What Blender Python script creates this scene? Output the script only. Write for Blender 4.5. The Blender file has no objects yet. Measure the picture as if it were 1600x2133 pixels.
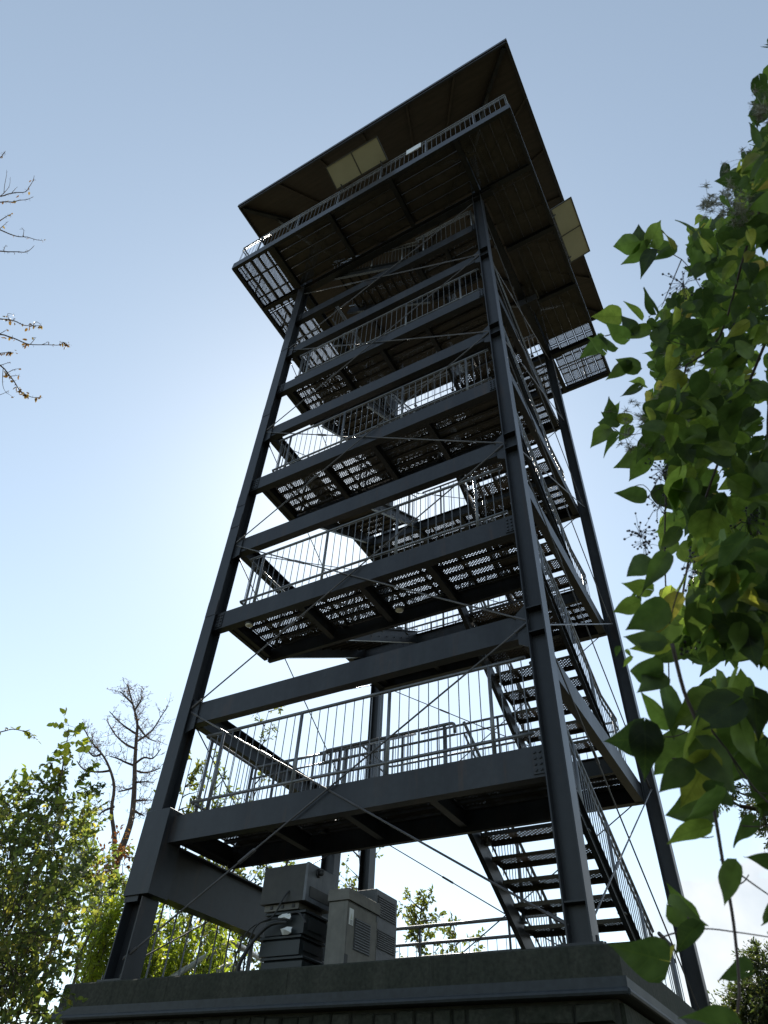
import bpy, bmesh, math, random
import numpy as np
from mathutils import Vector, Matrix, Quaternion, noise as mnoise

random.seed(7); rng = np.random.default_rng(11)
S = bpy.context.scene
COL = S.collection
R = math.radians

# ------------------------------------------------------------------ camera
CAM = Vector((7.77839, -6.72746, -1.79794))
YAW, PITCH, ROLL, FPX = 0.557827, 0.781174, 0.063280, 1391.337
def cam_axes():
    cy, sy, cp, sp = math.cos(YAW), math.sin(YAW), math.cos(PITCH), math.sin(PITCH)
    fw = Vector((-sy*cp, cy*cp, sp)); r = Vector((cy, sy, 0)); u = r.cross(fw)
    cr, sr = math.cos(ROLL), math.sin(ROLL)
    return cr*r + sr*u, -sr*r + cr*u, fw
AX_R, AX_U, AX_F = cam_axes()
cd = bpy.data.cameras.new('camera'); cam = bpy.data.objects.new('camera', cd); COL.objects.link(cam)
cam.matrix_world = Matrix(((AX_R.x, AX_U.x, -AX_F.x, CAM.x), (AX_R.y, AX_U.y, -AX_F.y, CAM.y), (AX_R.z, AX_U.z, -AX_F.z, CAM.z), (0, 0, 0, 1)))
cd.sensor_fit = 'HORIZONTAL'; cd.sensor_width = 36; cd.lens = 36*FPX/1600
cd.clip_start = 0.05; cd.clip_end = 3000
cd.dof.use_dof = True; cd.dof.focus_distance = 16; cd.dof.aperture_fstop = 11
S.camera = cam
def ray(px, py):
    d = AX_R*((px-800)/FPX) - AX_U*((py-1066.5)/FPX) + AX_F
    return d.normalized()
def at(px, py, dist):                    # the point a given distance away in the direction of a photo pixel
    return CAM + ray(px, py)*dist
def ath(px, py, h):                      # same, horizontal distance
    d = ray(px, py); return CAM + d*(h/math.hypot(d.x, d.y))

# ------------------------------------------------------------------ sky, sun, exposure
SUN_DIR = ray(740, 1020)
SUN_EL = math.asin(SUN_DIR.z); SUN_AZ = math.atan2(SUN_DIR.x, SUN_DIR.y)
W = bpy.data.worlds.new('World'); S.world = W; W.use_nodes = True
nt = W.node_tree; N = nt.nodes; L = nt.links; N.clear()
def nd(t, **k):
    n = N.new(t)
    for a, b in k.items(): setattr(n, a, b)
    return n
def mth(op, a=None, b=None, clamp=False):
    n = nd('ShaderNodeMath', operation=op, use_clamp=clamp)
    for i, v in enumerate((a, b)):
        if v is None: continue
        if isinstance(v, (int, float)): n.inputs[i].default_value = v
        else: L.new(v, n.inputs[i])
    return n.outputs[0]
wo = nd('ShaderNodeOutputWorld'); bg = nd('ShaderNodeBackground')
sky = nd('ShaderNodeTexSky', sky_type='NISHITA', sun_disc=False)
sky.sun_elevation = SUN_EL; sky.sun_rotation = SUN_AZ; sky.altitude = 300
sky.air_density = 1.0; sky.dust_density = 0.3; sky.ozone_density = 1.0
SKY_STRENGTH = 0.127
tc = nd('ShaderNodeTexCoord'); sep = nd('ShaderNodeSeparateXYZ'); L.new(tc.outputs['Generated'], sep.inputs[0])
nz = nd('ShaderNodeTexNoise'); nz.inputs['Scale'].default_value = 9; nz.inputs['Detail'].default_value = 9; nz.inputs['Roughness'].default_value = 0.55
L.new(tc.outputs['Generated'], nz.inputs['Vector'])
top = mth('ADD', 0.30, mth('MULTIPLY', 0.32, mth('ADD', sep.outputs[0], 0.13)))
top = mth('MINIMUM', top, 0.355)
dens = mth('ADD', mth('MULTIPLY', mth('SUBTRACT', top, sep.outputs[2]), 9.0), mth('MULTIPLY', mth('SUBTRACT', nz.outputs[0], 0.5), 4.2))
azw = mth('MULTIPLY', mth('MULTIPLY', mth('ADD', sep.outputs[0], 0.26), 9.0, True), mth('MULTIPLY', mth('SUBTRACT', 0.55, sep.outputs[0]), 4.0, True))
azw = mth('MULTIPLY', azw, mth('MULTIPLY', sep.outputs[1], 2.0, True))
mask = mth('MULTIPLY', mth('MULTIPLY', dens, 3.0, True), azw, True)
n2 = nd('ShaderNodeTexNoise'); n2.inputs['Scale'].default_value = 22; n2.inputs['Detail'].default_value = 6
L.new(tc.outputs['Generated'], n2.inputs['Vector'])
cr = nd('ShaderNodeValToRGB'); cr.color_ramp.elements[0].position = .3; cr.color_ramp.elements[1].position = .7
cr.color_ramp.elements[0].color = (3.0, 3.15, 3.3, 1); cr.color_ramp.elements[1].color = (3.9, 3.88, 3.84, 1)
L.new(n2.outputs[0], cr.inputs[0])
gam = nd('ShaderNodeGamma'); gam.inputs[1].default_value = 0.86; hs = nd('ShaderNodeHueSaturation'); hs.inputs['Saturation'].default_value = 0.72; L.new(sky.outputs[0], hs.inputs['Color']); L.new(hs.outputs[0], gam.inputs[0])     # a phone's compressed sky
mx = nd('ShaderNodeMixRGB'); L.new(mth('MULTIPLY', mask, 0.8), mx.inputs[0]); tn = nd('ShaderNodeMixRGB', blend_type='MULTIPLY'); tn.inputs[0].default_value = 1; tn.inputs[2].default_value = (.965, 1.035, 1.0, 1); L.new(gam.outputs[0], tn.inputs[1]); L.new(tn.outputs[0], mx.inputs[1]); L.new(cr.outputs[0], mx.inputs[2])
L.new(mx.outputs[0], bg.inputs[0]); bg.inputs[1].default_value = SKY_STRENGTH
L.new(bg.outputs[0], wo.inputs[0])
sl = bpy.data.lights.new('sun', 'SUN'); sl.energy = 3.8; sl.angle = R(0.53); sl.color = (1.0, 0.94, 0.84)
sun = bpy.data.objects.new('sun', sl); COL.objects.link(sun)
sun.location = (0, 0, 60); sun.rotation_euler = SUN_DIR.to_track_quat('Z', 'Y').to_euler()
vs = S.view_settings; vs.view_transform = 'Standard'; vs.look = 'None'; vs.exposure = 1.0; vs.gamma = 1.0; vs.use_curve_mapping = False
S.render.engine = 'CYCLES'
S.cycles.max_bounces = 8; S.cycles.diffuse_bounces = 4; S.cycles.glossy_bounces = 3; S.cycles.transmission_bounces = 4; S.cycles.transparent_max_bounces = 24
S.cycles.sample_clamp_indirect = 6

# ------------------------------------------------------------------ materials
def ramp(nt, fac, stops):
    n = nt.nodes.new('ShaderNodeValToRGB'); e = n.color_ramp.elements
    while len(e) < len(stops): e.new(0.5)
    for i, (p, c) in enumerate(stops): e[i].position = p; e[i].color = (*c, 1)
    nt.links.new(fac, n.inputs[0]); return n.outputs[0]
def mat(name, c0, c1, scale=3.0, rough=0.5, metal=0.0, streak=None, bump=0.0, spec=0.5, mid=None, detail=5, holes=None, grain=None, rust=0.0, drip=0.0):
    m = bpy.data.materials.new(name); m.use_nodes = True; t = m.node_tree; b = t.nodes['Principled BSDF']
    c = t.nodes.new('ShaderNodeTexCoord'); mp = t.nodes.new('ShaderNodeMapping'); g = t.nodes.new('ShaderNodeNewGeometry')
    t.links.new(g.outputs['Position'], mp.inputs[0])
    if streak: mp.inputs['Scale'].default_value = streak
    n = t.nodes.new('ShaderNodeTexNoise'); n.inputs['Scale'].default_value = scale; n.inputs['Detail'].default_value = detail; n.inputs['Roughness'].default_value = 0.62
    t.links.new(mp.outputs[0], n.inputs['Vector'])
    st = [(0.32, c0), (0.68, c1)] if mid is None else [(0.3, c0), (0.5, mid), (0.7, c1)]
    col = ramp(t, n.outputs[0], st)
    if grain:                                     # fine second layer: (scale, strength)
        n3 = t.nodes.new('ShaderNodeTexNoise'); n3.inputs['Scale'].default_value = grain[0]; n3.inputs['Detail'].default_value = 4
        t.links.new(g.outputs['Position'], n3.inputs['Vector'])
        mm = t.nodes.new('ShaderNodeMixRGB'); mm.blend_type = 'MULTIPLY'; mm.inputs[0].default_value = grain[1]
        t.links.new(col, mm.inputs[1]); t.links.new(ramp(t, n3.outputs[0], [(.3, (.35, .35, .35)), (.7, (1.25, 1.25, 1.25))]), mm.inputs[2]); col = mm.outputs[0]
    for amount, sc, stretch, tint in ((rust, 5.0, .10, (.085, .045, .024)), (drip, 6.0, .05, (.012, .014, .011))):
        if not amount: continue
        m4 = t.nodes.new('ShaderNodeMapping'); m4.inputs['Scale'].default_value = (1, 1, stretch); t.links.new(g.outputs['Position'], m4.inputs[0])
        n4 = t.nodes.new('ShaderNodeTexNoise'); n4.inputs['Scale'].default_value = sc; n4.inputs['Detail'].default_value = 7; n4.inputs['Roughness'].default_value = .7; t.links.new(m4.outputs[0], n4.inputs['Vector'])
        r4 = ramp(t, n4.outputs[0], [(.56, (0, 0, 0)), (.72, (amount,)*3)])
        x4 = t.nodes.new('ShaderNodeMixRGB'); t.links.new(r4, x4.inputs[0]); t.links.new(col, x4.inputs[1]); x4.inputs[2].default_value = (*tint, 1); col = x4.outputs[0]
    t.links.new(col, b.inputs['Base Color'])
    rr = t.nodes.new('ShaderNodeMapRange'); rr.inputs['To Min'].default_value = max(.05, rough-.12); rr.inputs['To Max'].default_value = min(1, rough+.12)
    t.links.new(n.outputs[0], rr.inputs[0]); t.links.new(rr.outputs[0], b.inputs['Roughness'])
    b.inputs['Metallic'].default_value = metal; b.inputs['Specular IOR Level'].default_value = spec
    if bump:
        n2 = t.nodes.new('ShaderNodeTexNoise'); n2.inputs['Scale'].default_value = scale*9; n2.inputs['Detail'].default_value = 6
        t.links.new(g.outputs['Position'], n2.inputs['Vector'])
        bp = t.nodes.new('ShaderNodeBump'); bp.inputs['Strength'].default_value = bump; bp.inputs['Distance'].default_value = 0.02
        t.links.new(n2.outputs[0], bp.inputs['Height']); t.links.new(bp.outputs[0], b.inputs['Normal'])
    if holes:                                      # staggered punched holes (pitch along, pitch across, radius)
        px, py, rad = holes
        sp = t.nodes.new('ShaderNodeSeparateXYZ'); t.links.new(c.outputs['Object'], sp.inputs[0])
        def M(op, a, bb=None):
            q = t.nodes.new('ShaderNodeMath'); q.operation = op
            for i, v in enumerate((a, bb)):
                if v is None: continue
                if isinstance(v, (int, float)): q.inputs[i].default_value = v
                else: t.links.new(v, q.inputs[i])
            return q.outputs[0]
        u = M('DIVIDE', sp.outputs[0], px); v = M('DIVIDE', sp.outputs[1], py)
        def cell(off):
            a = M('SUBTRACT', M('FRACT', M('ADD', u, 50.0+off)), .5); bb = M('SUBTRACT', M('FRACT', M('ADD', v, 50.0+off)), .5)
            a = M('MULTIPLY', a, px); bb = M('MULTIPLY', bb, py)
            return M('SQRT', M('ADD', M('MULTIPLY', a, a), M('MULTIPLY', bb, bb)))
        d = M('MINIMUM', cell(0.0), cell(0.5))
        h = M('LESS_THAN', d, rad)
        bar = M('GREATER_THAN', M('ABSOLUTE', M('SUBTRACT', M('FRACT', M('DIVIDE', sp.outputs[0], .62)), .5)), .045)
        h = M('MULTIPLY', h, bar)
        tr = t.nodes.new('ShaderNodeBsdfTransparent'); mxs = t.nodes.new('ShaderNodeMixShader')
        t.links.new(h, mxs.inputs[0]); t.links.new(b.outputs[0], mxs.inputs[1]); t.links.new(tr.outputs[0], mxs.inputs[2])
        t.links.new(mxs.outputs[0], t.nodes['Material Output'].inputs[0])
    return m
M_PAINT = mat('tower_paint', (.014, .0155, .019), (.031, .034, .040), .8, .40, 0.0, (1.5, 1.5, .3), .008, .36, grain=(11, .25), rust=.3, drip=.3)
M_PAINT2 = mat('beam_paint', (.014, .0155, .019), (.031, .034, .040), .9, .43, 0.0, (2.6, 2.6, .35), .008, .36, grain=(12, .3), rust=.4, drip=.5)
M_GALV = mat('galvanised_pipe', (.10, .105, .115), (.18, .187, .20), 3, .38, .45, None, .01, .5, rust=.3)
M_LAMP = mat('lamp_glass', (.55, .53, .46), (.7, .68, .6), 4, .35)
M_DECK = mat('deck_steel', (.048, .043, .036), (.090, .082, .070), 4, .48, .35, None, .02, .5)
M_HOLE = mat('perforated_steel', (.048, .043, .036), (.090, .082, .070), 4, .45, .35, None, .0, .5, holes=(.056, .046, .0112), rust=.5)
M_TREAD = mat('perforated_tread', (.055, .045, .034), (.10, .084, .064), 4, .5, .3, None, .0, .45, holes=(.072, .060, .0120), rust=.6)
M_ROD = mat('tie_rod_steel', (.06, .058, .062), (.11, .105, .11), 3, .45, .3)
M_SOFFIT = mat('roof_boards', (.042, .034, .028), (.074, .058, .047), 1.2, .55, 0, (1, 8, 1), .05)
M_FASCIA = mat('roof_edge', (.030, .032, .042), (.045, .047, .058), 2, .45)
M_CONC = mat('weathered_concrete', (.026, .029, .021), (.056, .056, .044), 1.6, .85, 0, (1.6, 1.6, .35), .25, .25, mid=(.038, .040, .030), grain=(30, .5), drip=.75)
M_COPING = mat('coping_metal', (.016, .020, .023), (.028, .033, .037), 2, .6, .0, drip=.6, grain=(16, .4))
M_STONE = mat('mossy_stone', (.022, .028, .018), (.065, .063, .050), 2.5, .9, 0, None, .5, .2, mid=(.038, .040, .030), grain=(22, .6))
M_MORTAR = mat('mortar', (.03, .032, .026), (.05, .05, .042), 4, .95, 0, None, .3, .1)
M_GROUND = mat('forest_floor', (.030, .032, .016), (.075, .065, .036), .7, .95, 0, None, .4, .1)
M_BEIGE = mat('beige_cabinet', (.105, .098, .083), (.150, .141, .120), 2, .5, 0, None, 0, .4, grain=(9, .35), drip=.35)
M_BLIND = mat('louvre_dark', (.03, .03, .032), (.05, .05, .052), 3, .6)
M_GREY = mat('grey_cabinet', (.088, .094, .104), (.125, .132, .145), 2, .45, 0, None, 0, .45, grain=(9, .35), drip=.35)
M_CASE = mat('case_grey', (.026, .025, .022), (.045, .043, .038), 2.5, .5, 0, None, 0, .4, grain=(12, .4))
M_CRATE = mat('dark_crate', (.012, .016, .017), (.021, .026, .027), 3, .5)
M_RUBBER = mat('black_rubber', (.012, .012, .013), (.025, .025, .027), 5, .55)
M_PAPER = mat('white_paper', (.62, .62, .60), (.75, .75, .73), 5, .8)
M_BOARD = mat('pale_board', (.46, .46, .36), (.54, .54, .43), 1.5, .5, 0, None, 0, .4)
M_SIGN = mat('white_plate', (.72, .73, .75), (.8, .81, .83), 4, .4)
M_WHITE = mat('pale_pipe', (.50, .51, .53), (.62, .63, .65), 3, .4, .2)
M_BARK = mat('bark', (.055, .042, .032), (.12, .095, .075), 9, .9, 0, (1, 1, .3), .5, .2)
M_DEADBARK = mat('dead_bark', (.075, .058, .052), (.15, .115, .10), 9, .9, 0, (1, 1, .3), .5, .2)
M_STEM = mat('vine_stem', (.05, .035, .035), (.10, .065, .06), 12, .6)
M_BERRY = mat('dark_berry', (.012, .010, .018), (.03, .02, .03), 20, .35)
M_FLUFF = mat('seed_fluff', (.26, .25, .20), (.42, .41, .34), 20, .9)

def leaf_mat(name, stops, trans=.5, tr_gain=1.5, veins=False, rough=.45):
    m = bpy.data.materials.new(name); m.use_nodes = True; t = m.node_tree; b = t.nodes['Principled BSDF']
    a = t.nodes.new('ShaderNodeAttribute'); a.attribute_name = 'tint'
    o = t.nodes.new('ShaderNodeObjectInfo')
    ad = t.nodes.new('ShaderNodeMath'); ad.operation = 'ADD'; ad.inputs[1].default_value = 0
    t.links.new(a.outputs['Fac'], ad.inputs[0])
    fac = ad.outputs[0]
    if veins:
        ad.operation = 'MULTIPLY_ADD'; ad.inputs[1].default_value = 1.0; t.links.new(o.outputs['Random'], ad.inputs[2])
        wr = t.nodes.new('ShaderNodeMath'); wr.operation = 'FRACT'; t.links.new(ad.outputs[0], wr.inputs[0]); fac = wr.outputs[0]
    col = ramp(t, fac, stops)
    if veins:
        uv = t.nodes.new('ShaderNodeUVMap'); sp = t.nodes.new('ShaderNodeSeparateXYZ'); t.links.new(uv.outputs[0], sp.inputs[0])
        def M(op, x, y=None):
            q = t.nodes.new('ShaderNodeMath'); q.operation = op
            for i, v in enumerate((x, y)):
                if v is None: continue
                if isinstance(v, (int, float)): q.inputs[i].default_value = v
                else: t.links.new(v, q.inputs[i])
            return q.outputs[0]
        s = M('ABSOLUTE', sp.outputs[1])
        w = M('ABSOLUTE', M('SUBTRACT', M('FRACT', M('MULTIPLY', M('SUBTRACT', sp.outputs[0], M('MULTIPLY', s, .75)), 6.0)), .5))
        v = M('MAXIMUM', M('GREATER_THAN', w, .455), M('LESS_THAN', s, .016))
        g = t.nodes.new('ShaderNodeNewGeometry'); nn = t.nodes.new('ShaderNodeTexNoise'); nn.inputs['Scale'].default_value = 45
        t.links.new(g.outputs['Position'], nn.inputs['Vector'])
        mm = t.nodes.new('ShaderNodeMixRGB'); mm.blend_type = 'MULTIPLY'; mm.inputs[0].default_value = 1
        t.links.new(col, mm.inputs[1]); t.links.new(ramp(t, nn.outputs[0], [(.3, (.7, .72, .65)), (.7, (1.15, 1.12, 1.1))]), mm.inputs[2])
        m2 = t.nodes.new('ShaderNodeMixRGB'); t.links.new(M('MULTIPLY', v, .35), m2.inputs[0]); t.links.new(mm.outputs[0], m2.inputs[1]); m2.inputs[2].default_value = (.035, .05, .015, 1)
        col = m2.outputs[0]
    t.links.new(col, b.inputs['Base Color']); b.inputs['Roughness'].default_value = rough; b.inputs['Specular IOR Level'].default_value = .4
    tr = t.nodes.new('ShaderNodeBsdfTranslucent'); gm = t.nodes.new('ShaderNodeMixRGB'); gm.blend_type = 'MULTIPLY'; gm.inputs[0].default_value = 1
    gm.inputs[2].default_value = (tr_gain*1.2, tr_gain*1.25, tr_gain*.55, 1); t.links.new(col, gm.inputs[1]); t.links.new(gm.outputs[0], tr.inputs[0])
    ms = t.nodes.new('ShaderNodeMixShader'); ms.inputs[0].default_value = trans
    t.links.new(b.outputs[0], ms.inputs[1]); t.links.new(tr.outputs[0], ms.inputs[2]); t.links.new(ms.outputs[0], t.nodes['Material Output'].inputs[0])
    return m
GREENS = [(0, (.035, .075, .014)), (.45, (.06, .115, .02)), (.8, (.09, .15, .025)), (1, (.15, .17, .03))]
M_VINE = leaf_mat('vine_leaf', [(0, (.016, .026, .014)), (.35, (.032, .050, .022)), (.65, (.052, .078, .028)), (.88, (.082, .108, .033)), (.96, (.125, .125, .038)), (1, (.17, .12, .05))], .58, 4.0, True)
M_BUSH = leaf_mat('bush_leaf', [(0, (.038, .052, .024)), (.5, (.066, .084, .032)), (.8, (.12, .122, .040)), (1, (.26, .20, .055))], .55, 2.9)
M_BRIGHT = leaf_mat('goldenrod_leaf', [(0, (.10, .14, .025)), (.55, (.17, .20, .035)), (.88, (.26, .25, .04)), (1, (.38, .29, .035))], .55, 2.4)
M_OLIVE = leaf_mat('olive_leaf', [(0, (.045, .06, .02)), (.6, (.085, .095, .03)), (1, (.17, .15, .04))], .5, 2.0)
M_CEDAR = leaf_mat('cedar_scale', [(0, (.035, .05, .022)), (.6, (.06, .08, .03)), (1, (.11, .105, .04))], .4, 1.6)
M_BROWN = leaf_mat('brown_leaf', [(0, (.10, .045, .02)), (.6, (.17, .09, .035)), (1, (.25, .17, .06))], .4, 1.6)
M_RUST = leaf_mat('rust_leaf', [(0, (.10, .035, .02)), (.6, (.16, .06, .03)), (1, (.2, .11, .05))], .4, 1.5)
M_NEEDLE = leaf_mat('dry_needle', [(0, (.10, .05, .04)), (1, (.17, .10, .08))], .3, 1.2)

# ------------------------------------------------------------------ mesh helpers
WP = {}                                            # world position of every empty or unrotated parent
class MB:
    def __init__(s): s.v = []; s.f = []; s.m = []
    def add(s, vs, fs, mi=0):
        b = len(s.v); s.v += [tuple(v) for v in vs]; s.f += [tuple(i+b for i in f) for f in fs]; s.m += [mi]*len(fs)
    def box(s, a, b, mi=0):
        x0, y0, z0 = a; x1, y1, z1 = b
        s.add([(x0,y0,z0),(x1,y0,z0),(x1,y1,z0),(x0,y1,z0),(x0,y0,z1),(x1,y0,z1),(x1,y1,z1),(x0,y1,z1)],
              [(0,3,2,1),(4,5,6,7),(0,1,5,4),(1,2,6,5),(2,3,7,6),(3,0,4,7)], mi)
    def bar(s, p, q, w, h, up=(0,0,1), mi=0):       # square bar from p to q
        p = Vector(p); q = Vector(q); d = (q-p).normalized(); up = Vector(up)
        r = d.cross(up)
        if r.length < 1e-5: r = d.cross(Vector((1,0,0)))
        r.normalize(); u = r.cross(d)
        vs = [c + r*(sx*w/2) + u*(sz*h/2) for c in (p, q) for sx, sz in ((-1,-1),(1,-1),(1,1),(-1,1))]
        s.add(vs, [(0,1,2,3),(7,6,5,4),(0,4,5,1),(1,5,6,2),(2,6,7,3),(3,7,4,0)], mi)
    def tube(s, pts, rad, n=8, caps=True, mi=0):
        pts = [Vector(p) for p in pts]; k = len(pts)
        rads = rad if isinstance(rad, (list, tuple)) else [rad]*k
        t0 = (pts[1]-pts[0]).normalized()
        a = t0.cross(Vector((0,0,1)));
        if a.length < .05: a = t0.cross(Vector((1,0,0)))
        a.normalize(); vs = []; prev = t0
        for i in range(k):
            if i == 0: t = t0
            elif i == k-1: t = (pts[i]-pts[i-1]).normalized()
            else:
                t = (pts[i]-pts[i-1]).normalized() + (pts[i+1]-pts[i]).normalized()
                t = t.normalized() if t.length > 1e-6 else prev
            a = a - t*a.dot(t)
            a = a.normalized() if a.length > 1e-6 else t.orthogonal().normalized()
            b = t.cross(a); prev = t
            for j in range(n):
                th = 2*math.pi*j/n; vs.append(pts[i] + (a*math.cos(th) + b*math.sin(th))*rads[i])
        fs = [(i*n+j, i*n+(j+1)%n, (i+1)*n+(j+1)%n, (i+1)*n+j) for i in range(k-1) for j in range(n)]
        if caps: fs += [tuple(range(n-1,-1,-1)), tuple((k-1)*n+j for j in range(n))]
        s.add(vs, fs, mi)
    def prism(s, prof, p, q, xa, ya, mi=0):          # closed 2D outline swept from p to q
        p = Vector(p); q = Vector(q); xa = Vector(xa); ya = Vector(ya); n = len(prof)
        vs = [c + xa*x + ya*y for c in (p, q) for x, y in prof]
        fs = [(j, (j+1)%n, n+(j+1)%n, n+j) for j in range(n)] + [tuple(range(n-1,-1,-1)), tuple(range(n, 2*n))]
        s.add(vs, fs, mi)
    def mesh(s, name, mats, smooth=False):
        me = bpy.data.meshes.new(name); me.from_pydata(s.v, [], s.f)
        for m in (mats if isinstance(mats, (list, tuple)) else [mats]): me.materials.append(m)
        if any(s.m): me.polygons.foreach_set('material_index', s.m)
        if smooth: me.polygons.foreach_set('use_smooth', [True]*len(me.polygons))
        me.update(); return me
def link(name, me, parent=None, loc=(0,0,0), rot=None, kind=None, scale=None):
    o = bpy.data.objects.new(name, me); COL.objects.link(o)
    if parent is not None:
        o.parent = parent; o.location = Vector(loc) - WP[parent]
    else: o.location = loc
    WP[o] = Vector(loc)
    if rot is not None: o.rotation_euler = rot
    if scale is not None: o.scale = scale
    if kind: o['kind'] = kind
    return o
def put(name, mb, mats, parent=None, org=None, smooth=False, kind=None):   # mesh given in world coordinates; origin moved to org
    if org is None:
        org = Vector(np.mean(np.array(mb.v), axis=0)) if mb.v else Vector((0,0,0))
    org = Vector(org); mb.v = [(x-org.x, y-org.y, z-org.z) for x, y, z in mb.v]
    return link(name, mb.mesh(name, mats, smooth), parent, org, kind=kind)
def empty(name, loc, parent=None):
    o = link(name, None, parent, loc); o.empty_display_size = .2; return o
def tag(o, label, cat, group=None, kind=None):
    o['label'] = label; o['category'] = cat
    if group: o['group'] = group
    if kind: o['kind'] = kind
    return o
def channel(d, b, t):        # C profile: web on x=0, flanges towards +x, y from -d to 0
    return [(0,0),(b,0),(b,-t),(t,-t),(t,-d+t),(b,-d+t),(b,-d),(0,-d)]
def hsec(b, d, tf, tw):      # H profile, flanges perpendicular to x, centred
    x, y, w = d/2, b/2, tw/2
    return [(-x,-y),(-x+tf,-y),(-x+tf,-w),(x-tf,-w),(x-tf,-y),(x,-y),(x,y),(x-tf,y),(x-tf,w),(-x+tf,w),(-x+tf,y),(-x,y)]
X3, Y3, Z3 = Vector((1,0,0)), Vector((0,1,0)), Vector((0,0,1))

# ------------------------------------------------------------------ ground
g = MB()
for i in range(48):
    a0, a1 = 2*math.pi*i/48, 2*math.pi*(i+1)/48
    for r0, r1 in ((0, 12), (12, 60), (60, 300), (300, 1500)):
        def gp(r, a):
            x, y = 4+r*math.cos(a), -2+r*math.sin(a)
            return (x, y, -3.4 - max(0, r-40)*.02 + (0 if r < 6 else .25*mnoise.noise((x*.08, y*.08, 3))*min(1, (r-6)/6)))
        if r0 == 0: g.add([gp(0,0), gp(r1,a0), gp(r1,a1)], [(0,1,2)])
        else: g.add([gp(r0,a0), gp(r1,a0), gp(r1,a1), gp(r0,a1)], [(0,1,2,3)])
gr = put('ground', g, M_GROUND, org=(4,-2,-3.4)); gr['kind'] = 'structure'

# ------------------------------------------------------------------ the stone plinth
ZP = -0.296
plinth = empty('stone_plinth', (2.8, 3.2, -3.4)); tag(plinth, 'weathered dark stone and concrete plinth carrying the steel tower', 'plinth')
PX0, PX1, PY0, PY1 = -0.61, 6.20, -0.012, 6.75
def chamfer_box(mb, x0, x1, y0, y1, z0, z1, c):
    def ring(i, z): return [(x0+i, y0+i, z), (x1-i, y0+i, z), (x1-i, y1-i, z), (x0+i, y1-i, z)]
    rings = [ring(0, z0), ring(0, z1-c), ring(c, z1)]
    vs = sum(rings, []); fs = [(3,2,1,0), (8,9,10,11)]
    for k in range(2):
        for j in range(4): fs.append((k*4+j, k*4+(j+1)%4, k*4+4+(j+1)%4, k*4+4+j))
    mb.add(vs, fs)
m = MB(); chamfer_box(m, PX0, PX1, PY0, PY1, -.54, ZP, .015); [m.box((xx, PY0-.004, -.539), (xx+.05, PY0+.004, ZP-.016)) for xx in (1.05, 2.72, 4.40)]; put('parapet', m, M_CONC, plinth)
m = MB()                                             # metal coping strip: rounded lower bead, runs round all four sides
prof = [(0, 0), (.025, 0), (.028, -.075), (.045, -.09), (.052, -.108), (.045, -.126), (.028, -.132), (0, -.132)]
for p, q, out in (((PX0-.03,PY0,-.54),(PX1+.03,PY0,-.54),-Y3), ((PX1,PY0-.03,-.541),(PX1,PY1+.03,-.541),X3), ((PX1+.03,PY1,-.54),(PX0-.03,PY1,-.54),Y3), ((PX0,PY1+.03,-.541),(PX0,PY0-.03,-.541),-X3)):
    m.prism(prof, p, q, out, Z3)
m.box((PX0+.002,PY0+.002,-.672),(PX1-.002,PY1-.002,-.541))
put('coping', m, M_COPING, plinth)
m = MB(); m.box((PX0+.10, PY0+.10, -3.6), (PX1-.10, PY1-.10, -.674)); put('wall_core', m, M_MORTAR, plinth)
def rough_block(x0, x1, z0, z1, y, name):             # front face at y, pillowed and uneven
    b = MB(); c = .012; jy = random.uniform(-.012, .02)
    j = lambda: random.uniform(-.008, .008)
    fr = [(x0+c+j(), y+jy+j(), z0+c+j()), (x1-c+j(), y+jy+j(), z0+c+j()), (x1-c+j(), y+jy+j(), z1-c+j()), (x0+c+j(), y+jy+j(), z1-c+j())]
    bk = [(x0, y+.03, z0), (x1, y+.03, z0), (x1, y+.03, z1), (x0, y+.03, z1)]
    b2 = [(x0, y+.10, z0), (x1, y+.10, z0), (x1, y+.10, z1), (x0, y+.10, z1)]
    mid = ((x0+x1)/2, y+jy-.014, (z0+z1)/2)
    b.add(fr+bk+b2+[mid], [(0,1,12),(1,2,12),(2,3,12),(3,0,12),(0,4,5,1),(1,5,6,2),(2,6,7,3),(3,7,4,0),(4,8,9,5),(5,9,10,6),(6,10,11,7),(7,11,8,4)])
    return put(name, b, M_STONE, plinth)
x = PX0+.12
while x < 4.72:                                       # upright slabs left of the coursed stones
    w = random.uniform(.17, .27); x1 = min(x+w, 4.75)
    if x1-x > .06: rough_block(x, x1-.022, -1.75+random.uniform(-.05,.05), -.70+random.uniform(-.01,.012), .05, 'stone_slab')
    x += w
z = -.70
for row in range(6):
    h = random.uniform(.15, .22); x = 4.77
    while x < PX1-.14:
        w = random.uniform(.28, .52); x1 = min(x+w, PX1-.12)
        if PX1-.12-x1 < .12: x1 = PX1-.12
        rough_block(x, x1-.022, z-h+.02, z, .05, 'stone_block'); x = x1
    z -= h
m = MB(); m.box((PX1-.13, PY0+.13, -1.8), (PX1-.06, PY1-.12, -.70)); put('side_facing', m, M_STONE, plinth)

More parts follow.
